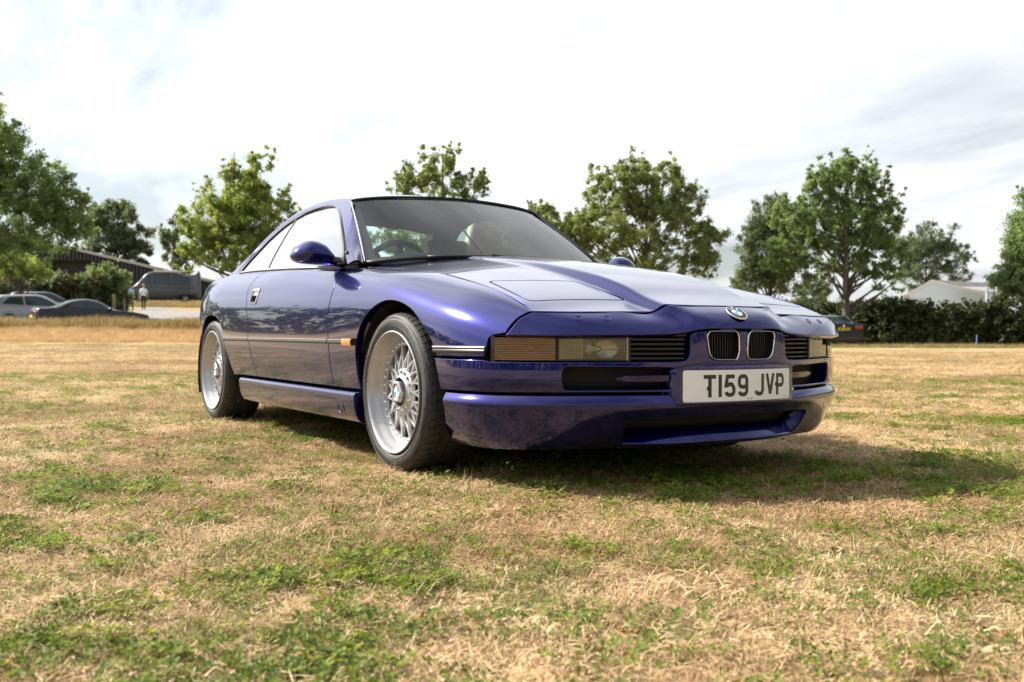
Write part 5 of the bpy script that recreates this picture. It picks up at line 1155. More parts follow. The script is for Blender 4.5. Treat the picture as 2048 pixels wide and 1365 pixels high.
# ------------------------------------------------------------------ barn on the left, shed on the right
def at(px_, py_, depth): x, y = cam_xy(px_, depth); return np.array([x, y, px_z(py_, depth)])
CLAD_D = mat('dark_cladding', (.028, .029, .034), .6); CLAD_W = mat('white_cladding', (.80, .88, .96), .4)
ROOFM = noise_color(mat('fibre_roof', (.24, .22, .21), .9), (.19, .175, .17), (.30, .275, .26), 1.2, 6)
def barn(name, label, cat, A, Bp, depth_v, eave, ridge, ridge_f, clad, roofm, trim, zb, pitch=.25, opening=None, rib=.5, over=.25):
    """gable wall from A to Bp (xy), ridge at fraction ridge_f; the building runs along depth_v"""
    A = np.array(A[:2]); Bp = np.array(Bp[:2]); w = Bp-A; Lw = np.linalg.norm(w); wu = w/Lw; dv = np.array(depth_v)
    o = empty(name, (A[0], A[1], zb)); tag(o, label, cat)
    P = lambda s_, z, d=0.0: (wu[0]*s_+dv[0]*d, wu[1]*s_+dv[1]*d, z-zb)
    top = lambda s_: eave[0]+(ridge-eave[0])*(s_/(Lw*ridge_f)) if s_ < Lw*ridge_f else ridge+(eave[1]-ridge)*((s_-Lw*ridge_f)/(Lw*(1-ridge_f)))
    # profiled sheets: each a thin trapezoid strip, stepped in and out
    b = MB(); n = int(Lw/rib); 
    for i in range(n):
        s0, s1 = Lw*i/n, Lw*(i+1)/n; sm = s0+(s1-s0)*.5
        if opening and opening[0] < (s0+s1)/2 < opening[1]:
            segs = [(opening[2], None)]
        else: segs = [(zb-1.0, None)]
        for zlo, _ in segs:
            d1 = -.008
            pts = [(s0, 0), (s0+(s1-s0)*.15, d1), (s0+(s1-s0)*.55, d1), (s0+(s1-s0)*.7, 0), (s1, 0)]
            V = []
            for s_, d in pts: V += [P(s_, zlo, d), P(s_, top(s_), d)]
            b.add(V, [(2*q, 2*q+2, 2*q+3, 2*q+1) for q in range(4)])
    b.obj('gable_wall', clad, o, recalc=False)
    D_ = np.linalg.norm(dv)*1.0
    b = MB(); 
    for s_ in (0, Lw): b.add([P(s_, zb-1, 0), P(s_, top(s_), 0), P(s_, top(s_), 1), P(s_, zb-1, 1)], [(0, 1, 2, 3)])
    b.add([P(0, zb-1, 1), P(Lw, zb-1, 1), P(Lw, top(Lw), 1), P(Lw*ridge_f, ridge, 1), P(0, top(0), 1)], [(0, 1, 2, 3, 4)]); b.obj('side_wall', clad, o)
    ov = over/ D_
    for s0, s1 in ((-over, Lw*ridge_f), (Lw+over, Lw*ridge_f)):
        z0 = top(max(0, min(Lw, s0)))-(over*pitch); b = MB(); n = 24; V = []
        for i in range(n+1):
            for j, (s_, z) in enumerate(((s0, z0), (s1, ridge+.02))):
                V.append(P(s_, z+.06+.03*(i % 2), -ov+(1+2*ov)*i/n))
        b.add(V, [(2*i, 2*i+1, 2*i+3, 2*i+2) for i in range(n)]); b.obj('roof', roofm, o)
        b = MB(); V = [P(s0, z0-.17, -ov), P(s1, ridge-.15, -ov), P(s1, ridge+.10, -ov), P(s0, z0+.10, -ov), P(s0, z0-.17, -ov*.4), P(s1, ridge-.15, -ov*.4), P(s1, ridge+.10, -ov*.4), P(s0, z0+.10, -ov*.4)]
        b.add(V, [(0, 1, 2, 3), (7, 6, 5, 4), (0, 4, 5, 1), (1, 5, 6, 2), (2, 6, 7, 3), (3, 7, 4, 0)]); b.obj('barge_board', trim, o)
    if opening:
        b = MB(); s0, s1, zt = opening; b.add([P(s0, zb-1, .12), P(s1, zb-1, .12), P(s1, zt, .12), P(s0, zt, .12), P(s0, zb-1, 0), P(s1, zb-1, 0), P(s1, zt, 0), P(s0, zt, 0)], [(0, 1, 2, 3), (0, 3, 7, 4), (1, 2, 6, 5), (3, 2, 6, 7)]); b.obj('doorway', DARK, o)
        b = MB(); b.box(np.array(P((s0+s1)/2, zt-2.2, .05)), (.1, .1, .1)); 
        V = [P(s0, zt-1.95, .03), P(s1, zt-1.95, .03), P(s1, zt-1.80, .03), P(s0, zt-1.80, .03), P(s0, zt-1.95, .05), P(s1, zt-1.95, .05), P(s1, zt-1.80, .05), P(s0, zt-1.80, .05)]
        b = MB(); b.add(V, [(0, 1, 2, 3), (7, 6, 5, 4), (0, 4, 5, 1), (3, 2, 6, 7)]); b.obj('door_rail', mat('rail_grey', (.32, .33, .34), .5), o)
        b = MB(); V = [P(s0, zt-1.80, .06), P(s1, zt-1.80, .06), P(s1, zt, .06), P(s0, zt, .06)]; b.add(V, [(0, 1, 2, 3)]); b.obj('roller_door', mat('roller_black', (.018, .018, .02), .6), o)
    return o, P
dB = 96; A = cam_xy(-330, dB); B2 = cam_xy(430, dB*1.02)
zA = px_z(610, dB); ridge = px_z(482, dB); 
barn('barn', 'dark clad barn with a shallow gable roof behind the left hedge', 'barn', A, B2, np.array(F2)*18+np.array(R2)*(-2), (px_z(585, dB), px_z(563, dB)), ridge, .53, CLAD_D, ROOFM, mat('barge_grey', (.40, .40, .41), .5), zA-1.0, opening=(19.4, 24.2, px_z(522, dB)), rib=.36)
dS = 72; A = cam_xy(1792, dS); B2 = cam_xy(1968, dS*1.03)
barn('shed', 'white corrugated shed with a grey roof over the right hedge', 'shed', A, B2, np.array(F2)*6+np.array(R2)*9.0, (px_z(603, dS), px_z(583, dS)), px_z(559, dS), .40, CLAD_W, ROOFM, mat('white_trim', (.75, .76, .77), .5), -.2, rib=.20, over=.15)
# lower lean-to beside the shed
lo_ = empty('lean_to', (*cam_xy(1970, dS*.96), 0)); tag(lo_, 'pale lean-to against the right end of the white shed', 'shed')
b = MB(); p0 = np.array([*cam_xy(1970, dS*.96), 0]); p1 = np.array([*cam_xy(2110, dS*.96), 0])-p0
n = 34
for i in range(n):
    s0, s1 = i/n, (i+.6)/n; zt = px_z(585, dS)
    q = lambda s_, z, d: (p1[0]*s_-F2[0]*d, p1[1]*s_-F2[1]*d, z)
    b.add([q(s0, -.2, 0), q(s1, -.2, .05), q((i+1)/n, -.2, 0), q(s0, zt, 0), q(s1, zt, .05), q((i+1)/n, zt, 0)], [(0, 1, 4, 3), (1, 2, 5, 4)])
b.obj('wall', CLAD_W, lo_, recalc=False)
b = MB(); zt = px_z(585, dS); b.add([(-.2*p1[0]*0-F2[0]*.3, -F2[1]*.3, zt), (p1[0]-F2[0]*.3, p1[1]-F2[1]*.3, zt), (p1[0]+F2[0]*4, p1[1]+F2[1]*4, zt+.55), (F2[0]*4, F2[1]*4, zt+.55)], [(0, 1, 2, 3)]); b.obj('roof', ROOFM, lo_)
for q_ in (0.02, .115):
    b = MB(); b.box((p1[0]*q_-F2[0]*.10, p1[1]*q_-F2[1]*.10, 1.7), (.10, .10, 4.2)); b.obj('corner_post', mat('teal_post', (.16, .27, .30), .5), lo_)

# ------------------------------------------------------------------ posts
def post(name, label, px_, py0, py1, depth, r_, m_, square=False, cat='post'):
    x, y = cam_xy(px_, depth); z = float(terrain(np.array([x]), np.array([y]))[0]); h = px_z(py0, depth)-z
    b = MB()
    if square: b.prism([(-r_, -r_), (r_, -r_), (r_, r_), (-r_, r_)], -.3, h-.04); b.prism([(-r_*.8, -r_*.8), (r_*.8, -r_*.8), (r_*.8, r_*.8), (-r_*.8, r_*.8)], h-.045, h)
    else: b.tube([(0, 0, -.3), (.015, 0, h*.5), (0.02, .01, h)], [r_, r_*.98, r_*.9], 12)
    o = link(name, b.mesh(name, m_, angle=40), None, (x, y, z)); tag(o, label, cat); return o
post('wooden_post', 'short square wooden post beside the leafy bush', 228, 591, 626, 50, .075, noise_color(mat('post_wood', (.28, .21, .15), .85), (.20, .15, .10), (.36, .28, .2), 9, stretch=(1, 1, .2)), True)
post('blue_post', 'thin blue post with a pale top at the foot of the right hedge', 1953, 668, 697, 42.2, .035, mat('blue_paint', (.10, .16, .36), .5))
post('timber_stake', 'pale timber stake at the edge of the drive beside the bush', 249, 602, 632, 51, .05, MATS['post_wood'], True)
# ------------------------------------------------------------------ other vehicles
def far_paint(name, base, metal=.5, rough=.35): return mat(name, base, rough, metal, Coat_Weight=.55, Coat_Roughness=.03)
GLASS_FAR = mat('dark_window_glass', (.028, .042, .045), .04, 0, Specular_IOR_Level=.7)
def vehicle(name, label, cat, px_, depth, head, rows, W_, paint, windows, wheels, wr, group=None, z=None, extra=None):
    """rows: (x, half width, sill z, belt z, top z); x=0 at the middle, forward +x; head: heading in radians measured from the view's right, anticlockwise seen from above"""
    x, y = cam_xy(px_, depth); zb = float(terrain(np.array([x]), np.array([y]))[0]) if z is None else z
    ang = math.atan2(R2[1], R2[0])+head
    o = empty(name, (x, y, zb), ang); tag(o, label, cat, group)
    G = []
    for xx, w, zs, zbelt, zt in rows:
        h = zt-zbelt; f = min(1, h/.3); e = .72 if h > .1 else .80
        G.append([(xx, w*.93, zs), (xx, w*.995, zs+.17*(zbelt-zs)/.6), (xx, w, zs+.6*(zbelt-zs)), (xx, w*.955, zbelt), (xx, w*(.955+e)/2+.015*f, zbelt+h*.52), (xx, w*e, zt-.045*f-.006), (xx, w*.40, zt), (xx, 0, zt+.012)])
    G = np.array(G); H = G[:, ::-1][:, 1:]*[1, -1, 1]; G = np.concatenate([G, H], 1)
    T = Tensor([r[0] for r in rows], np.linspace(-1, 1, 15), G)
    us = np.unique(np.concatenate([np.linspace(rows[0][0], rows[-1][0], 60), [r[0] for r in rows]]))
    link('body', grid_mesh('body', T, us, np.linspace(-1, 1, 57), paint, flip=True), o)
    for end, nm in ((rows[0][0], 'rear_end'), (rows[-1][0], 'front_end')):
        P = T(np.full(57, end), np.linspace(-1, 1, 57)); b = MB(); b.add(P, [tuple(range(57))]); link(nm, b.mesh(nm, paint, recalc=False), o)
    v = lambda side, lev: side*(1-lev/7.0)*-1        # lev 0 sill .. 7 centre line
    for nm, side, poly in windows:                     # poly in (x, level)
        pts = [(a, v(side, l)) for a, l in poly]
        link(nm, panel_mesh(nm, T, pts, (), .06, 1, 1.1, flip=True, m=GLASS_FAR, off=.006, depth=.012, gap=0), o)
    for wx in wheels:
        for sd in (1, -1):
            b = MB(); w_ = np.interp(wx, [r[0] for r in rows], [r[1] for r in rows])
            b.lathe([(wr*.62, 0), (wr*.9, -.012), (wr*.98, .02), (wr, .06), (wr, .17), (wr*.95, .21), (wr*.6, .21)], 'y', 28); m1 = b.mesh('wheel', TYRE, smooth=True)
            wo = link('wheel', m1, o, (wx, -w_*1.005 if sd > 0 else w_*1.005, wr), (0, 0, 0 if sd > 0 else math.pi))
            b = MB(); b.lathe([(wr*.64, .006), (wr*.60, .02), (wr*.57, .05)], 'y', 28)
            for q in range(5):
                a = q*2*math.pi/5; b.tube([(0, .03, 0), (wr*.6*math.cos(a), .025, wr*.6*math.sin(a))], [.05, .035], 6)
            link('rim', b.mesh('rim', SILVER), wo)
            b = MB(); b.lathe([(wr*1.13, -.004), (wr*1.17, -.006), (wr*1.17, .03), (.01, .035)], 'y', 28); al = link('wheel_arch', b.mesh('wheel_arch', DARK), o, (wx, -w_*1.001 if sd > 0 else w_*1.001, wr*1.02), (0, 0, 0 if sd > 0 else math.pi))
    if extra: extra(o, T, v)
    return o
def boxpart(o, name, c, d, m_, bev=.02, rot=None):
    b = MB(); b.box(c, d, rot); p = b.obj(name, m_, o); bevel_mod(p, bev); return p
RED = MATS['tail_red']; PL_Y = mat('plate_yellow', (.80, .52, .02), .4)
def mirror_at(o, x, y, z, m_): 
    b = MB(); b.lathe([(.001, -.10), (.06, -.07), (.075, 0), (.06, .05), (.001, .06)], 'x', 12); p = link('door_mirror', b.mesh('door_mirror', m_, smooth=True), o, (x, y, z)); p.scale = (.8, 1.3, .9)
# silver hatchback, seen from its rear quarter
hatch = [(-2.13, .72, .36, .92, .96), (-2.10, .80, .30, .95, 1.02), (-2.02, .85, .26, .97, 1.16), (-1.80, .875, .25, .965, 1.38), (-1.45, .89, .24, .955, 1.47), (-.6, .90, .22, .93, 1.505), (.1, .90, .21, .91, 1.47), (.55, .90, .21, .90, 1.27), (.95, .895, .21, .885, 1.03), (1.15, .89, .21, .875, .965), (1.7, .87, .22, .82, .875), (2.0, .80, .25, .72, .76), (2.12, .66, .32, .60, .64)]
def hx_extra(o, T, v):
    for sg in (1, -1):
        boxpart(o, 'tail_lamp', (-2.055, sg*.70, .93), (.15, .30, .15), RED, .04)
        mirror_at(o, .62, sg*.99, .98, far_paint('silver_paint', (.36, .37, .39)))
    boxpart(o, 'rear_bumper', (-2.10, 0, .45), (.16, 1.5, .30), far_paint('silver_paint', (.36, .37, .39)), .06)
    boxpart(o, 'number_plate', (-2.145, 0, .72), (.02, .52, .11), PL_Y, .004)
sidew = lambda s: [('side_window', s, [(-1.62, 3.35), (-1.30, 4.65), (-.78, 4.75), (-.74, 3.25)]), ('side_window', s, [(-.66, 3.25), (-.70, 4.75), (-.1, 4.72), (.42, 4.2), (.80, 3.5), (.76, 3.25)])]
vehicle('hatchback_car', 'silver hatchback with a red tail lamp, cut by the left edge', 'car', 75, 45.5, R(38), hatch, 1.8, far_paint('silver_paint', (.36, .37, .39)), sidew(-1)+sidew(1)+[('rear_window', 1, [(-2.035, 4.2), (-1.76, 5.2), (-1.70, 7), (-1.76, 8.8), (-2.035, 9.8)]), ('windscreen', 1, [(.22, 5.35), (.98, 4.9), (1.06, 7), (.98, 9.1), (.22, 8.65), (.14, 7)])], (-1.35, 1.25), .33, 'cars parked along the drive', extra=hx_extra)
# car just behind it, only its roof shows
def gx_extra(o, T, v):
    for sg in (1, -1): boxpart(o, 'tail_lamp', (-2.055, sg*.70, .93), (.15, .30, .15), RED, .04)
vehicle('hatchback_car', 'grey car almost hidden behind the silver hatchback, only its roof showing', 'car', 96, 49.8, R(38), hatch, 1.8, far_paint('pale_grey_paint', (.42, .43, .44)), sidew(-1)+sidew(1)+[('rear_window', 1, [(-2.035, 4.2), (-1.76, 5.2), (-1.70, 7), (-1.76, 8.8), (-2.035, 9.8)]), ('windscreen', 1, [(.22, 5.35), (.98, 4.9), (1.06, 7), (.98, 9.1), (.22, 8.65), (.14, 7)])], (-1.35, 1.25), .33, 'cars parked along the drive', extra=gx_extra)
vehicle('hatchback_car', 'pale car at the extreme left, just a sloping roof corner in view', 'car', -45, 45.0, R(38), [(a, b, c, d, e+.16 if e > 1.1 else e) for a, b, c, d, e in hatch], 1.8, far_paint('pale_blue_paint', (.40, .44, .48)), sidew(-1)+sidew(1), (-1.35, 1.25), .33, 'cars parked along the drive', extra=gx_extra)
# dark coupe with the sun flashing on its rear screen
cpe = [(-2.30, .66, .40, .74, .80), (-2.26, .78, .30, .80, .89), (-2.10, .85, .26, .86, .955), (-1.75, .885, .24, .89, .985), (-1.45, .895, .23, .89, 1.05), (-1.0, .90, .22, .885, 1.24), (-.55, .90, .21, .875, 1.335), (-.1, .90, .20, .86, 1.335), (.3, .90, .20, .85, 1.22), (.75, .895, .20, .835, .97), (.95, .89, .20, .825, .90), (1.6, .875, .20, .78, .825), (2.05, .83, .22, .70, .735), (2.25, .70, .28, .60, .63), (2.31, .56, .34, .52, .55)]
DKP = far_paint('black_paint', (.004, .004, .005), .0, .4)
def cx_extra(o, T, v):
    for sg in (1, -1):
        boxpart(o, 'tail_lamp', (-2.255, sg*.62, .74), (.10, .34, .13), RED, .035); mirror_at(o, .55, sg*.98, .92, DKP)
    boxpart(o, 'rear_bumper', (-2.27, 0, .46), (.14, 1.45, .26), DKP, .06)
    boxpart(o, 'number_plate', (-2.335, 0, .60), (.02, .52, .11), PL_Y, .004)
vehicle('coupe_car', 'black coupe with a bright rear screen parked beyond the dry bank', 'car', 182, 42.5, R(36), cpe, 1.8, DKP, [(n_, s_, p_) for s_ in (-1, 1) for n_, p_ in (('side_window', [(-1.12, 3.5), (-.78, 4.7), (-.42, 4.75), (-.40, 3.3)]), ('side_window', [(-.34, 3.3), (-.36, 4.75), (.02, 4.7), (.42, 4.1), (.68, 3.5), (.66, 3.3)]))]+[('rear_window', 1, [(-1.50, 4.5), (-.92, 5.3), (-.80, 7), (-.92, 8.7), (-1.50, 9.5), (-1.58, 7)]), ('windscreen', 1, [(.12, 5.3), (.76, 4.6), (.86, 7), (.76, 9.4), (.12, 8.7), (.04, 7)])], (-1.38, 1.36), .325, 'cars parked along the drive', extra=cx_extra)
# dark saloon seen square from behind, on the right
sal = [(-2.30, .70, .34, .86, .92), (-2.27, .82, .27, .93, 1.00), (-2.12, .88, .24, .965, 1.03), (-1.85, .90, .23, .965, 1.045), (-1.62, .905, .22, .955, 1.10), (-1.2, .91, .21, .945, 1.30), (-.7, .91, .20, .935, 1.40), (0, .91, .20, .92, 1.415), (.45, .91, .20, .91, 1.30), (.95, .90, .20, .90, 1.02), (1.15, .895, .20, .885, .95), (1.8, .87, .22, .80, .85), (2.15, .78, .26, .70, .73), (2.28, .6, .34, .58, .6)]
SALP = far_paint('charcoal_paint', (.018, .019, .023), .35, .3)
def sx_extra(o, T, v):
    for sg in (1, -1):
        boxpart(o, 'tail_lamp', (-2.265, sg*.66, .87), (.12, .34, .13), mat('saloon_tail_red', (.40, .03, .028), .15, 0, Coat_Weight=1.0), .03)  # plain deep red lens colour
        boxpart(o, 'bumper_reflector', (-2.34, sg*.66, .48), (.02, .22, .035), RED, .006)
        mirror_at(o, .62, sg*.98, 1.0, SALP)
    boxpart(o, 'rear_bumper', (-2.29, 0, .47), (.13, 1.62, .34), SALP, .05); boxpart(o, 'lower_valance', (-2.30, 0, .29), (.10, 1.40, .10), BLACK, .02)
    pl_ = boxpart(o, 'number_plate', (-2.335, 0, .80), (.02, .52, .115), PL_Y, .004)
    for i in range(7):
        q = -.20+i*.062+(.03 if i > 3 else 0); boxpart(pl_, 'plate_character', (-2.3465, q, .80), (.003, .040, .072), GREYP, .001)
    b = MB(); b.lathe([(0, -.012), (.035, -.01), (.041, 0)], 'x', 20, (-2.312, 0, .93)); b.obj('boot_emblem', WHITE_E, o)
    b = MB(); b.prism([(-.9, 0), (-.75, 0), (-.85, .055)], -.012, .012, lambda x, z, y: (x+.0, y, z+1.40)); b.obj('roof_aerial', mat('aerial_grey', (.45, .46, .48), .3), o)
vehicle('saloon_car', 'charcoal saloon seen from behind with a yellow plate, parked by the right hedge', 'car', 1652, 45.0, R(91), sal, 1.8, SALP, [(n_, s_, p_) for s_ in (-1, 1) for n_, p_ in (('side_window', [(-1.35, 3.45), (-.95, 4.7), (-.3, 4.75), (-.28, 3.3)]), ('side_window', [(-.2, 3.3), (-.22, 4.75), (.18, 4.7), (.55, 4.2), (.85, 3.5), (.83, 3.3)]))]+[('rear_window', 1, [(-1.66, 4.4), (-1.02, 5.25), (-.92, 7), (-1.02, 8.75), (-1.66, 9.6), (-1.74, 7)])], (-1.40, 1.38), .325, extra=sx_extra)
# grey camper van
van = [(-3.0, .86, .55, 1.35, 2.42), (-2.95, .95, .45, 1.40, 2.58), (-2.6, .99, .42, 1.42, 2.63), (-1, 1.0, .40, 1.42, 2.66), (.8, 1.0, .40, 1.42, 2.64), (1.25, 1.0, .40, 1.42, 2.52), (1.65, .99, .40, 1.40, 2.18), (2.15, .97, .40, 1.34, 1.62), (2.35, .95, .40, 1.28, 1.43), (2.7, .90, .42, 1.12, 1.25), (2.9, .80, .46, .98, 1.06), (2.97, .68, .52, .88, .93)]
VANP = far_paint('van_grey_paint', (.075, .078, .085), .45, .35)
def vx_extra(o, T, v):
    for sg in (1, -1):
        boxpart(o, 'head_lamp', (2.72, sg*.74, .98), (.36, .22, .24), mat('lamp_clear', (.65, .66, .68), .1, .3, Coat_Weight=1.0), .06, (0, R(-20), 0)); mirror_at(o, 1.78, sg*1.13, 1.5, BLACK)
        boxpart(o, 'side_moulding', (-.2, sg*1.005, .78), (4.6, .03, .10), VANP, .01); boxpart(o, 'waist_moulding', (-.3, sg*.985, 1.28), (4.9, .03, .05), VANP, .01)
    boxpart(o, 'roof_awning', (-.9, 1.0, 2.66), (3.4, .16, .14), mat('awning_white', (.62, .62, .62), .4), .03); boxpart(o, 'roof_vent', (-.6, .1, 2.74), (.9, .7, .12), mat('awning_white', (.62, .62, .62), .4), .04); boxpart(o, 'roof_vent', (-2.1, .1, 2.72), (.6, .6, .10), mat('awning_white', (.62, .62, .62), .4), .04)
    boxpart(o, 'solar_panel', (.35, .0, 2.71), (.8, 1.1, .04), BLACK, .01); boxpart(o, 'tow_step', (-3.08, 0, .52), (.18, 1.6, .10), BLACK, .02); boxpart(o, 'front_bumper', (2.93, 0, .52), (.16, 1.5, .30), BLACK, .06)
vehicle('camper_van', 'dark grey high-roof camper van on the rising ground by the barn', 'van', 328, 85, R(180+17), van, 2.0, VANP, [(n_, s_, p_) for s_ in (-1, 1) for n_, p_ in (('cab_window', [(1.0, 3.2), (1.0, 4.6), (1.3, 4.6), (1.78, 3.9), (1.95, 3.2)]), ('side_window', [(-.55, 3.2), (-.55, 4.55), (.85, 4.6), (.85, 3.2)]), ('side_window', [(-2.2, 3.2), (-2.2, 4.55), (-.75, 4.55), (-.75, 3.2)]))]+[('windscreen', 1, [(1.42, 5.2), (2.25, 4.5), (2.33, 7), (2.25, 9.5), (1.42, 8.8), (1.36, 7)])], (-1.75, 1.85), .36, extra=vx_extra)

# ------------------------------------------------------------------ the two people walking up the drive
def person(label, px_, depth, face, shirt, trousers, hair, stride=.0, hcol=None, scale=1.0):
    x, y = cam_xy(px_, depth); z = float(terrain(np.array([x]), np.array([y]))[0])+.02
    bm = bmesh.new(); rad = {}
    def vv(p, r_): a = bm.verts.new(p); rad[a] = r_; return a
    def chain(a, pts):
        for p, r_ in pts: b_ = vv(p, r_); bm.edges.new((a, b_)); a = b_
        return a
    pel = vv((0, 0, .95), .145)
    ch = chain(pel, [((0, 0, 1.08), .135), ((.01, 0, 1.22), .150), ((.0, 0, 1.36), .155)]); nk = chain(ch, [((0, 0, 1.47), .072), ((.015, 0, 1.54), .058)]); chain(nk, [((.022, 0, 1.62), .088), ((.022, 0, 1.69), .092), ((.015, 0, 1.745), .060)])
    for sg in (1, -1):
        st = stride*sg
        ft = chain(pel, [((.0, sg*.095, .86), .100), ((.05+st*.10, sg*.105, .50), .066), ((-.02+st*.24, sg*.105, .12), .046), ((-.02+st*.25, sg*.105, .055), .045)]); chain(ft, [((.10+st*.25, sg*.115, .035), .042), ((.17+st*.25, sg*.12, .03), .028)])
        hd = chain(ch, [((0, sg*.175, 1.39), .072), ((-.01-st*.04, sg*.225, 1.24), .054), ((-.0-st*.09, sg*.25, 1.09), .046), ((.03-st*.13, sg*.255, .87), .032), ((.035-st*.14, sg*.255, .82), .030)])
        for q, dx in enumerate((-.024, -.008, .008, .024)): chain(hd, [((.04-st*.14+dx, sg*.257, .78), .011), ((.045-st*.14+dx*1.1, sg*.25, .74-.006*(q in (1, 2))), .009), ((.05-st*.14+dx, sg*.243, .715), .007)])
        chain(hd, [((.065-st*.14, sg*.24, .80), .012), ((.085-st*.14, sg*.235, .765), .009)])
    me = bpy.data.meshes.new('person'); bm.verts.ensure_lookup_table(); order = {v_: i for i, v_ in enumerate(bm.verts)}; rl = [rad[v_] for v_ in bm.verts]; bm.to_mesh(me); bm.free()
    tmp = bpy.data.objects.new('person_tmp', me); COL.objects.link(tmp); sk = tmp.modifiers.new('skin', 'SKIN'); 
    for i, d_ in enumerate(me.skin_vertices[0].data): d_.radius = (rl[i], rl[i]*(1.22 if i in (2, 3) else 1.0)); d_.use_root = (i == 0)
    sb = tmp.modifiers.new('sub', 'SUBSURF'); sb.levels = 2; sb.render_levels = 2
    dg = bpy.context.evaluated_depsgraph_get(); body = bpy.data.meshes.new_from_object(tmp.evaluated_get(dg)); bpy.data.objects.remove(tmp)
    body.name = 'person'; body.materials.clear()
    for m_ in (mat('skin_tone', (.52, .32, .23), .5), shirt, trousers, mat('shoe_black', (.015, .015, .015), .5)): body.materials.append(m_)
    for p in body.polygons:
        c = p.center; arm = abs(c.y) > .205
        p.material_index = 3 if c.z < .075 else 2 if (c.z < .93 and not arm) else 0 if c.z > 1.475 or (arm and c.z < 1.13) else 1
        p.use_smooth = True
    o = link('person', body, None, (x, y, z), (0, 0, math.atan2(F2[1], F2[0])+face)); o.scale = (scale,)*3; tag(o, label, 'person')
    # hair cap, ears, collar
    b = MB(); b.lathe([(.001, .105), (.055, .094), (.086, .055), (.097, 0), (.094, -.03)], 'z', 20, (.012, 0, 1.70)); link('hair', b.mesh('hair', hair, smooth=True), o)
    b = MB()
    for sg in (1, -1): b.lathe([(.001, -.012), (.02, -.008), (.03, 0), (.02, .008), (.001, .012)], 'y', 10, (.02, sg*.097, 1.66))
    for sg in (1, -1): b.lathe([(.001, -.004), (.009, 0), (.001, .004)], 'x', 8, (.112, sg*.033, 1.665))
    b.lathe([(.012, -.03), (.014, 0), (.004, .03)], 'z', 8, (.118, 0, 1.64)); b.obj('face_features', MATS['skin_tone'], o, smooth=True)
    b = MB(); b.lathe([(.150, -.025), (.153, 0), (.150, .02)], 'z', 20, (0, 0, .945)); bl = b.obj('belt', BLACK, o, smooth=True); bl.scale = (.92, 1.05, 1)
    return o
SHIRT_W = noise_color(mat('white_shirt', (.78, .78, .80), .8), (.70, .70, .73), (.84, .84, .85), 7); SHIRT_B = noise_color(mat('blue_shirt', (.30, .50, .78), .8), (.24, .42, .70), (.38, .58, .84), 7); TRO = noise_color(mat('black_trousers', (.018, .018, .022), .85), (.012, .012, .015), (.03, .03, .034), 8)
person('person in a white shirt and black trousers walking away up the drive', 287, 71, R(8), SHIRT_W, TRO, mat('thin_hair', (.36, .24, .18), .7), .55, scale=1.01)
person('person in a pale blue shirt walking beside the leafy bush', 261, 70, R(-6), SHIRT_B, TRO, mat('dark_hair', (.06, .045, .035), .7), -.6, scale=.98)
# ------------------------------------------------------------------ turf: straw, blades, clover; instanced on points as stuff
def blade(rng, L, w, lean, az, base=(0, 0), seg=3, curl=.5):
    d = np.array([math.cos(az), math.sin(az), 0]); s_ = np.array([-d[1], d[0], 0]); V = []; a = lean; p = np.array([base[0], base[1], 0.0])
    for i in range(seg+1):
        ww = w*(1-(i/seg)**1.6)*.5+.0002; V += [p-s_*ww, p+s_*ww]; p = p+(d*math.sin(a)+np.array([0, 0, math.cos(a)]))*L/seg; a += curl*rng.uniform(.2, .9)
    return V, [(2*i, 2*i+1, 2*i+3, 2*i+2) for i in range(seg)]
SRC = bpy.data.collections.new('turf_sources')
def src(name, b, m_): 
    o = bpy.data.objects.new(name, b.mesh(name, m_, smooth=False, recalc=False)); SRC.objects.link(o); return o
def grass_mat(name, stops, trans=.3, toned=False):
    m = bpy.data.materials.new(name); m.use_nodes = True; t = m.node_tree; t.nodes.clear()
    oi = N(t, 'ShaderNodeObjectInfo'); g = N(t, 'ShaderNodeNewGeometry'); ad = N(t, 'ShaderNodeMath', operation='ADD'); m1 = N(t, 'ShaderNodeMath', operation='MULTIPLY', i_1=.55); m2 = N(t, 'ShaderNodeMath', operation='MULTIPLY', i_1=.45)
    t.links.new(oi.outputs['Random'], m1.inputs[0]); t.links.new(g.outputs['Random Per Island'], m2.inputs[0]); t.links.new(m1.outputs[0], ad.inputs[0]); t.links.new(m2.outputs[0], ad.inputs[1])
    r = ramp(t, stops); t.links.new(ad.outputs[0], r.inputs[0])
    if toned:
        ta = N(t, 'ShaderNodeAttribute', attribute_name='tone', attribute_type='INSTANCER'); tr_ = ramp(t, [(0, (.70, .63, .55)), (.5, (1, 1, 1)), (1, (1.22, 1.24, 1.28))]); t.links.new(ta.outputs['Fac'], tr_.inputs[0])
        mm = N(t, 'ShaderNodeMix', data_type='RGBA', blend_type='MULTIPLY'); mm.inputs['Factor'].default_value = 1; t.links.new(r.outputs[0], mm.inputs['A']); t.links.new(tr_.outputs[0], mm.inputs['B']); r = mm
    rout = r.outputs['Result'] if toned else r.outputs[0]
    d = N(t, 'ShaderNodeBsdfPrincipled', i_Roughness=.65); d.inputs['Specular IOR Level'].default_value = .3; t.links.new(rout, d.inputs['Base Color'])
    tr = N(t, 'ShaderNodeBsdfTranslucent'); t.links.new(rout, tr.inputs[0]); mx = N(t, 'ShaderNodeMixShader', i_0=trans); t.links.new(d.outputs[0], mx.inputs[1]); t.links.new(tr.outputs[0], mx.inputs[2])
    o = N(t, 'ShaderNodeOutputMaterial'); t.links.new(mx.outputs[0], o.inputs[0]); return m
STRAW = grass_mat('straw', [(.05, (.18, .100, .042)), (.30, (.42, .272, .135)), (.62, (.64, .455, .258)), (.95, (.78, .63, .42))], .22, True)
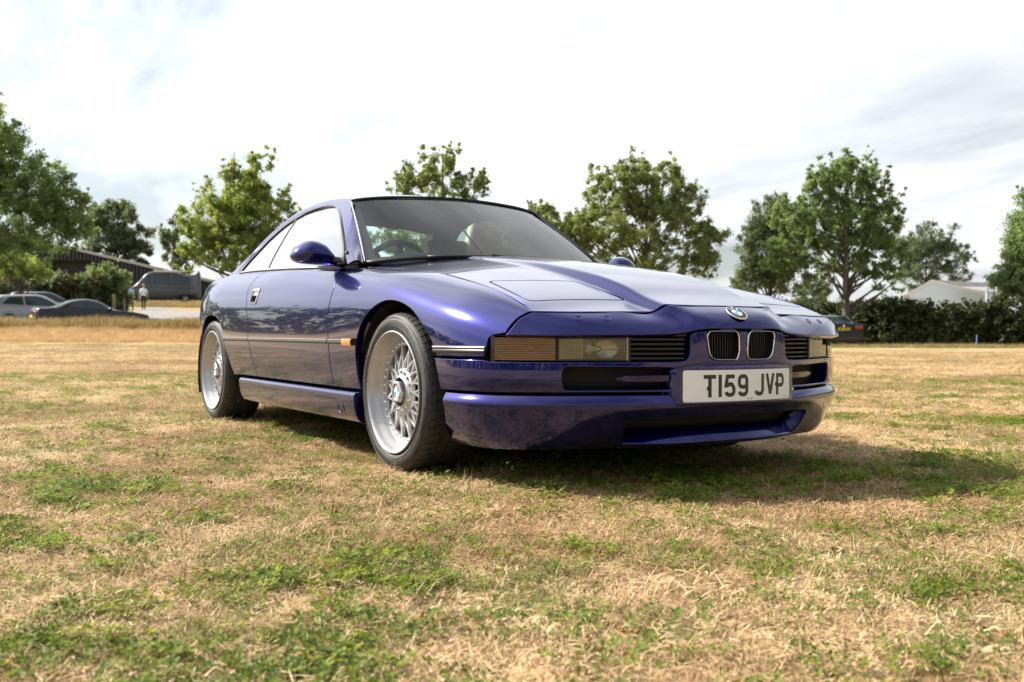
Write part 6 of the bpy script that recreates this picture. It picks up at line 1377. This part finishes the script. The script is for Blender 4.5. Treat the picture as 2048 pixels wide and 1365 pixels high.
GRASS = grass_mat('green_blade', [(.1, (.10, .120, .026)), (.45, (.180, .190, .048)), (.9, (.36, .315, .12))], .38)
CLOV = grass_mat('clover_leaf', [(.1, (.085, .135, .016)), (.55, (.155, .225, .026)), (.88, (.26, .30, .036)), (1.0, (.60, .45, .04))], .5)
RUSTY = grass_mat('dry_seed_head', [(.1, (.16, .06, .025)), (.9, (.42, .20, .05))], .2)
rng = np.random.default_rng(5)
def mat_tuft(n, spread, l0, l1, w0, w1, lean0, lean1, mt, name, curl=.5, seg=3):
    b = MB()
    for i in range(n):
        r_ = spread*math.sqrt(rng.uniform()); a = rng.uniform(0, 2*math.pi); V, F = blade(rng, rng.uniform(l0, l1), rng.uniform(w0, w1), rng.uniform(lean0, lean1), rng.uniform(0, 2*math.pi), (r_*math.cos(a), r_*math.sin(a)), seg, curl); b.add(V, F)
    return src(name, b, mt)
kinds = {}
kinds['straw'] = [mat_tuft(72, .105, .012, .036, .0014, .0025, 1.05, 1.56, STRAW, 'straw_mat%s' % ('', '_b', '_c')[q], .35, 2) for q in range(3)]
kinds['wisp'] = [mat_tuft(9, .05, .05, .12, .0016, .0028, .15, .95, STRAW, 'straw_wisp%s' % ('', '_b')[q], .45, 3) for q in range(2)]
kinds['blade'] = [mat_tuft(20, .060, .020, .070, .0020, .0034, .2, 1.25, GRASS, 'grass_tuft%s' % ('', '_b', '_c')[q], .6, 3) for q in range(3)]
def clover(name, n, spread):
    b = MB()
    for i in range(n):
        r_ = spread*math.sqrt(rng.uniform()); a = rng.uniform(0, 6.28); c = np.array([r_*math.cos(a), r_*math.sin(a), rng.uniform(.006, .030)]); s_ = rng.uniform(.0045, .0085); az = rng.uniform(0, 6.28); tl = rng.normal(0, .35, 2)
        for q in range(3):
            t_ = az+q*2.094; d = np.array([math.cos(t_), math.sin(t_), 0]); e = np.array([-d[1], d[0], 0]); V = []
            for u_, w_ in ((.05, 0), (.6, .55), (1.15, .62), (1.45, .25), (1.35, 0), (1.45, -.25), (1.15, -.62), (.6, -.55)): 
                p = c+d*u_*s_+e*w_*s_; p[2] += u_*s_*.25+abs(w_)*s_*.35+tl[0]*(p[0]-c[0])+tl[1]*(p[1]-c[1]); V.append(p)
            b.add(V, [(0, 1, 2, 3, 4), (0, 4, 5, 6, 7)])
    return src(name, b, CLOV)
kinds['clover'] = [clover('clover_patch%s' % ('', '_b', '_c')[q], 26, .075) for q in range(3)]
b = MB()
for i in range(3): b.tube([(rng.normal(0, .01), rng.normal(0, .01), 0), (rng.normal(0, .015), rng.normal(0, .015), .025)], [.0012, .001], 4); b.lathe([(.001, -.006), (.006, -.003), (.007, .002), (.001, .007)], 'z', 7, (rng.normal(0, .02), rng.normal(0, .02), .022))
kinds['seed'] = [src('seed_head', b, RUSTY)]
SRC_OBJS = {k: [o.name for o in v] for k, v in kinds.items()}
def scatter(name, P, S, objs, label=None):
    """one stuff object: points with size and turn, a source picked at random on each"""
    n = len(P); me = bpy.data.meshes.new(name); me.vertices.add(n); me.vertices.foreach_set('co', np.asarray(P, np.float32).ravel())
    a = me.attributes.new('size', 'FLOAT', 'POINT'); a.data.foreach_set('value', np.asarray(S, np.float32))
    tn = tone(np.asarray(P)[:, 0], np.asarray(P)[:, 1]); a = me.attributes.new('tone', 'FLOAT', 'POINT'); a.data.foreach_set('value', tn.astype(np.float32))
    a = me.attributes.new('turn', 'FLOAT_VECTOR', 'POINT'); tv = np.zeros((n, 3), np.float32); tv[:, 2] = RNG.uniform(0, 6.28, n); tv[:, :2] = RNG.normal(0, .10, (n, 2)); a.data.foreach_set('vector', tv.ravel())
    col = bpy.data.collections.new(name+'_kinds')
    for o in objs: col.objects.link(o)
    o = link(name, me); o['kind'] = 'stuff'
    ng = bpy.data.node_groups.new(name+'_nodes', 'GeometryNodeTree'); ng.interface.new_socket('Geometry', in_out='INPUT', socket_type='NodeSocketGeometry'); ng.interface.new_socket('Geometry', in_out='OUTPUT', socket_type='NodeSocketGeometry')
    gi = ng.nodes.new('NodeGroupInput'); go = ng.nodes.new('NodeGroupOutput'); ip = ng.nodes.new('GeometryNodeInstanceOnPoints'); ci = ng.nodes.new('GeometryNodeCollectionInfo')
    ci.inputs['Collection'].default_value = col; ci.inputs['Separate Children'].default_value = True; ci.inputs['Reset Children'].default_value = True
    n1 = ng.nodes.new('GeometryNodeInputNamedAttribute'); n1.data_type = 'FLOAT'; n1.inputs['Name'].default_value = 'size'
    n2 = ng.nodes.new('GeometryNodeInputNamedAttribute'); n2.data_type = 'FLOAT_VECTOR'; n2.inputs['Name'].default_value = 'turn'
    ri = ng.nodes.new('FunctionNodeRandomValue'); ri.data_type = 'INT'; 
    for s_ in ri.inputs:
        if s_.type == 'INT' and s_.name == 'Min': s_.default_value = 0
        if s_.type == 'INT' and s_.name == 'Max': s_.default_value = max(0, len(objs)-1)
    L = ng.links
    L.new(gi.outputs[0], ip.inputs['Points']); L.new(ci.outputs[0], ip.inputs['Instance']); ip.inputs['Pick Instance'].default_value = True
    L.new([s_ for s_ in ri.outputs if s_.type == 'INT'][0], ip.inputs['Instance Index']); L.new(n1.outputs['Attribute'], ip.inputs['Scale']); L.new(n2.outputs['Attribute'], ip.inputs['Rotation']); L.new(ip.outputs[0], go.inputs[0])
    md = o.modifiers.new('scatter', 'NODES'); md.node_group = ng; return o
def field_points(n, d0, d1, power=1.0, margin=1.12, seed=0):
    r_ = np.random.default_rng(seed); u = r_.uniform(0, 1, n); d = (d0**(2-power)+u*(d1**(2-power)-d0**(2-power)))**(1/(2-power)); half = 1024/FPX*margin
    l = r_.uniform(-1, 1, n)*(half*d*1.22+.9); x = CAM_POS[0]+F2[0]*d+R2[0]*l; y = CAM_POS[1]+F2[1]*d+R2[1]*l; return x, y, d, l, r_
def zat(x, y):
    z = terrain(x, y); nr = (np.abs(x-1) < 8) & (np.abs(y) < 9); return z+np.where(nr, .012*(fbm(x*5, y*5, 41, 3)-.5), 0)
def clear_wheels(x, y):
    k = np.ones(len(x), bool)
    for wx in (0, -2.684):
        for sy in (-1, 1): k &= ~((np.abs(x-wx) < .13) & (np.abs(y-sy*.79) < .13))
    return k
# straw mat everywhere near, thinning with distance
x, y, d, l, r_ = field_points(135000, 1.2, 16, 1.2, seed=1); g = green(x, y); keep = (r_.uniform(0, 1, len(x)) < (.35+.75*tone(x*1.6+7, y*1.6))*(1-.45*g)) & clear_wheels(x, y); x, y, d, g = x[keep], y[keep], d[keep], g[keep]
scatter('straw_litter', np.stack([x, y, zat(x, y)-.004], 1), r_.uniform(.5, 1.2, len(x))*(1+.035*d), kinds['straw'])
x, y, d, l, r_ = field_points(26000, 1.2, 17, 1.25, seed=2); p_ = .18+.8*sstep(.35, .7, fbm(x*1.7, y*1.7, 71, 3)); keep = (r_.uniform(0, 1, len(x)) < p_*.16) & clear_wheels(x, y); x, y, d = x[keep], y[keep], d[keep]
scatter('dry_stalks', np.stack([x, y, zat(x, y)-.004], 1), r_.uniform(.30, .80, len(x)), kinds['wisp'])
x, y, d, l, r_ = field_points(118000, 1.2, 26, 1.2, seed=3); g = green(x, y); keep = (r_.uniform(0, 1, len(x)) < .32+.60*g) & clear_wheels(x, y); x, y, d = x[keep], y[keep], d[keep]
scatter('green_grass', np.stack([x, y, zat(x, y)-.004], 1), r_.uniform(.25, .85, len(x)), kinds['blade'])
x, y, d, l, r_ = field_points(50000, 1.2, 13, 1.2, seed=4); g = green(x, y)*sstep(.42, .62, fbm(x*.9, y*.9, 91, 3)); keep = (r_.uniform(0, 1, len(x)) < .05+.46*g) & clear_wheels(x, y); x, y, d = x[keep], y[keep], d[keep]
scatter('clover', np.stack([x, y, zat(x, y)-.004], 1), r_.uniform(.6, 1.15, len(x)), kinds['clover'])
x, y, d, l, r_ = field_points(600, 1.2, 9, 1.0, seed=5); keep = green(x, y) > .12; x, y = x[keep], y[keep]
scatter('seed_heads', np.stack([x, y, zat(x, y)], 1), r_.uniform(.4, .8, len(x)), kinds['seed'])
x, y, d, l, r_ = field_points(56000, 9, 31, 1.0, seed=6); g = green(x*.6, y*.6); keep = (r_.uniform(0, 1, len(x)) < .10+.75*g); x, y, d = x[keep], y[keep], d[keep]
scatter('mid_field_grass', np.stack([x, y, terrain(x, y)-.004], 1), r_.uniform(.6, 1.25, len(x)), kinds['blade'])
x, y, d, l, r_ = field_points(44000, 13, 31, 1.0, seed=7)
scatter('mid_field_straw', np.stack([x, y, terrain(x, y)-.004], 1), r_.uniform(1.3, 2.2, len(x)), kinds['straw'])
# rough unmown grass along the crest of the bank, and a fringe under the right hedge
DEADG = grass_mat('dead_grass', [(.1, (.34, .215, .095)), (.5, (.56, .39, .19)), (.9, (.76, .57, .33))], .3)
TALL = [mat_tuft(26, .30, .22, .55, .010, .018, .1, .9, DEADG, 'tall_dry_tuft%s' % ('', '_b')[q], .6, 3) for q in range(2)]
TALLG = [mat_tuft(22, .30, .18, .42, .010, .018, .1, .9, GRASS, 'tall_green_tuft', .6, 3)]
OLIVEG = grass_mat('rough_grass', [(.1, (.13, .095, .030)), (.5, (.30, .215, .075)), (.9, (.52, .38, .17))], .3)
TALLO = [mat_tuft(26, .30, .18, .45, .010, .018, .1, .95, OLIVEG, 'rough_tuft%s' % ('', '_b')[q], .6, 3) for q in range(2)]
r_ = np.random.default_rng(9); n = 6500; d = r_.uniform(34.6, 38.4, n); l = r_.uniform(-.56, -.17, n)*d; x = CAM_POS[0]+F2[0]*d+R2[0]*l; y = CAM_POS[1]+F2[1]*d+R2[1]*l; keep = r_.uniform(0, 1, n) < .35+.65*fbm(x*.8, y*.8, 15, 3); x, y = x[keep], y[keep]
scatter('rough_bank_grass', np.stack([x, y, terrain(x, y)-.03], 1), r_.uniform(.5, 1.35, len(x))*(.35+.75*fbm(x*.5, y*.5, 19, 2)), TALLO)
n = 5000; d = r_.uniform(31.2, 34.6, n); l = r_.uniform(-.56, -.17, n)*d; x = CAM_POS[0]+F2[0]*d+R2[0]*l; y = CAM_POS[1]+F2[1]*d+R2[1]*l
scatter('dead_bank_grass', np.stack([x, y, terrain(x, y)-.03], 1), r_.uniform(.25, .55, n), TALL)
n = 2600; d = r_.uniform(40.6, 43.2, n); l = r_.uniform(.26, .56, n)*d; x = CAM_POS[0]+F2[0]*d+R2[0]*l; y = CAM_POS[1]+F2[1]*d+R2[1]*l
scatter('hedge_foot_grass', np.stack([x, y, terrain(x, y)-.03], 1), r_.uniform(.2, .75, n), TALLO+TALLG)
n = 1500; d = r_.uniform(75, 84, n); l = r_.uniform(-.40, -.27, n)*d; x = CAM_POS[0]+F2[0]*d+R2[0]*l; y = CAM_POS[1]+F2[1]*d+R2[1]*l
scatter('verge_grass', np.stack([x, y, terrain(x, y)-.03], 1), r_.uniform(.5, 1.3, n), TALLO)
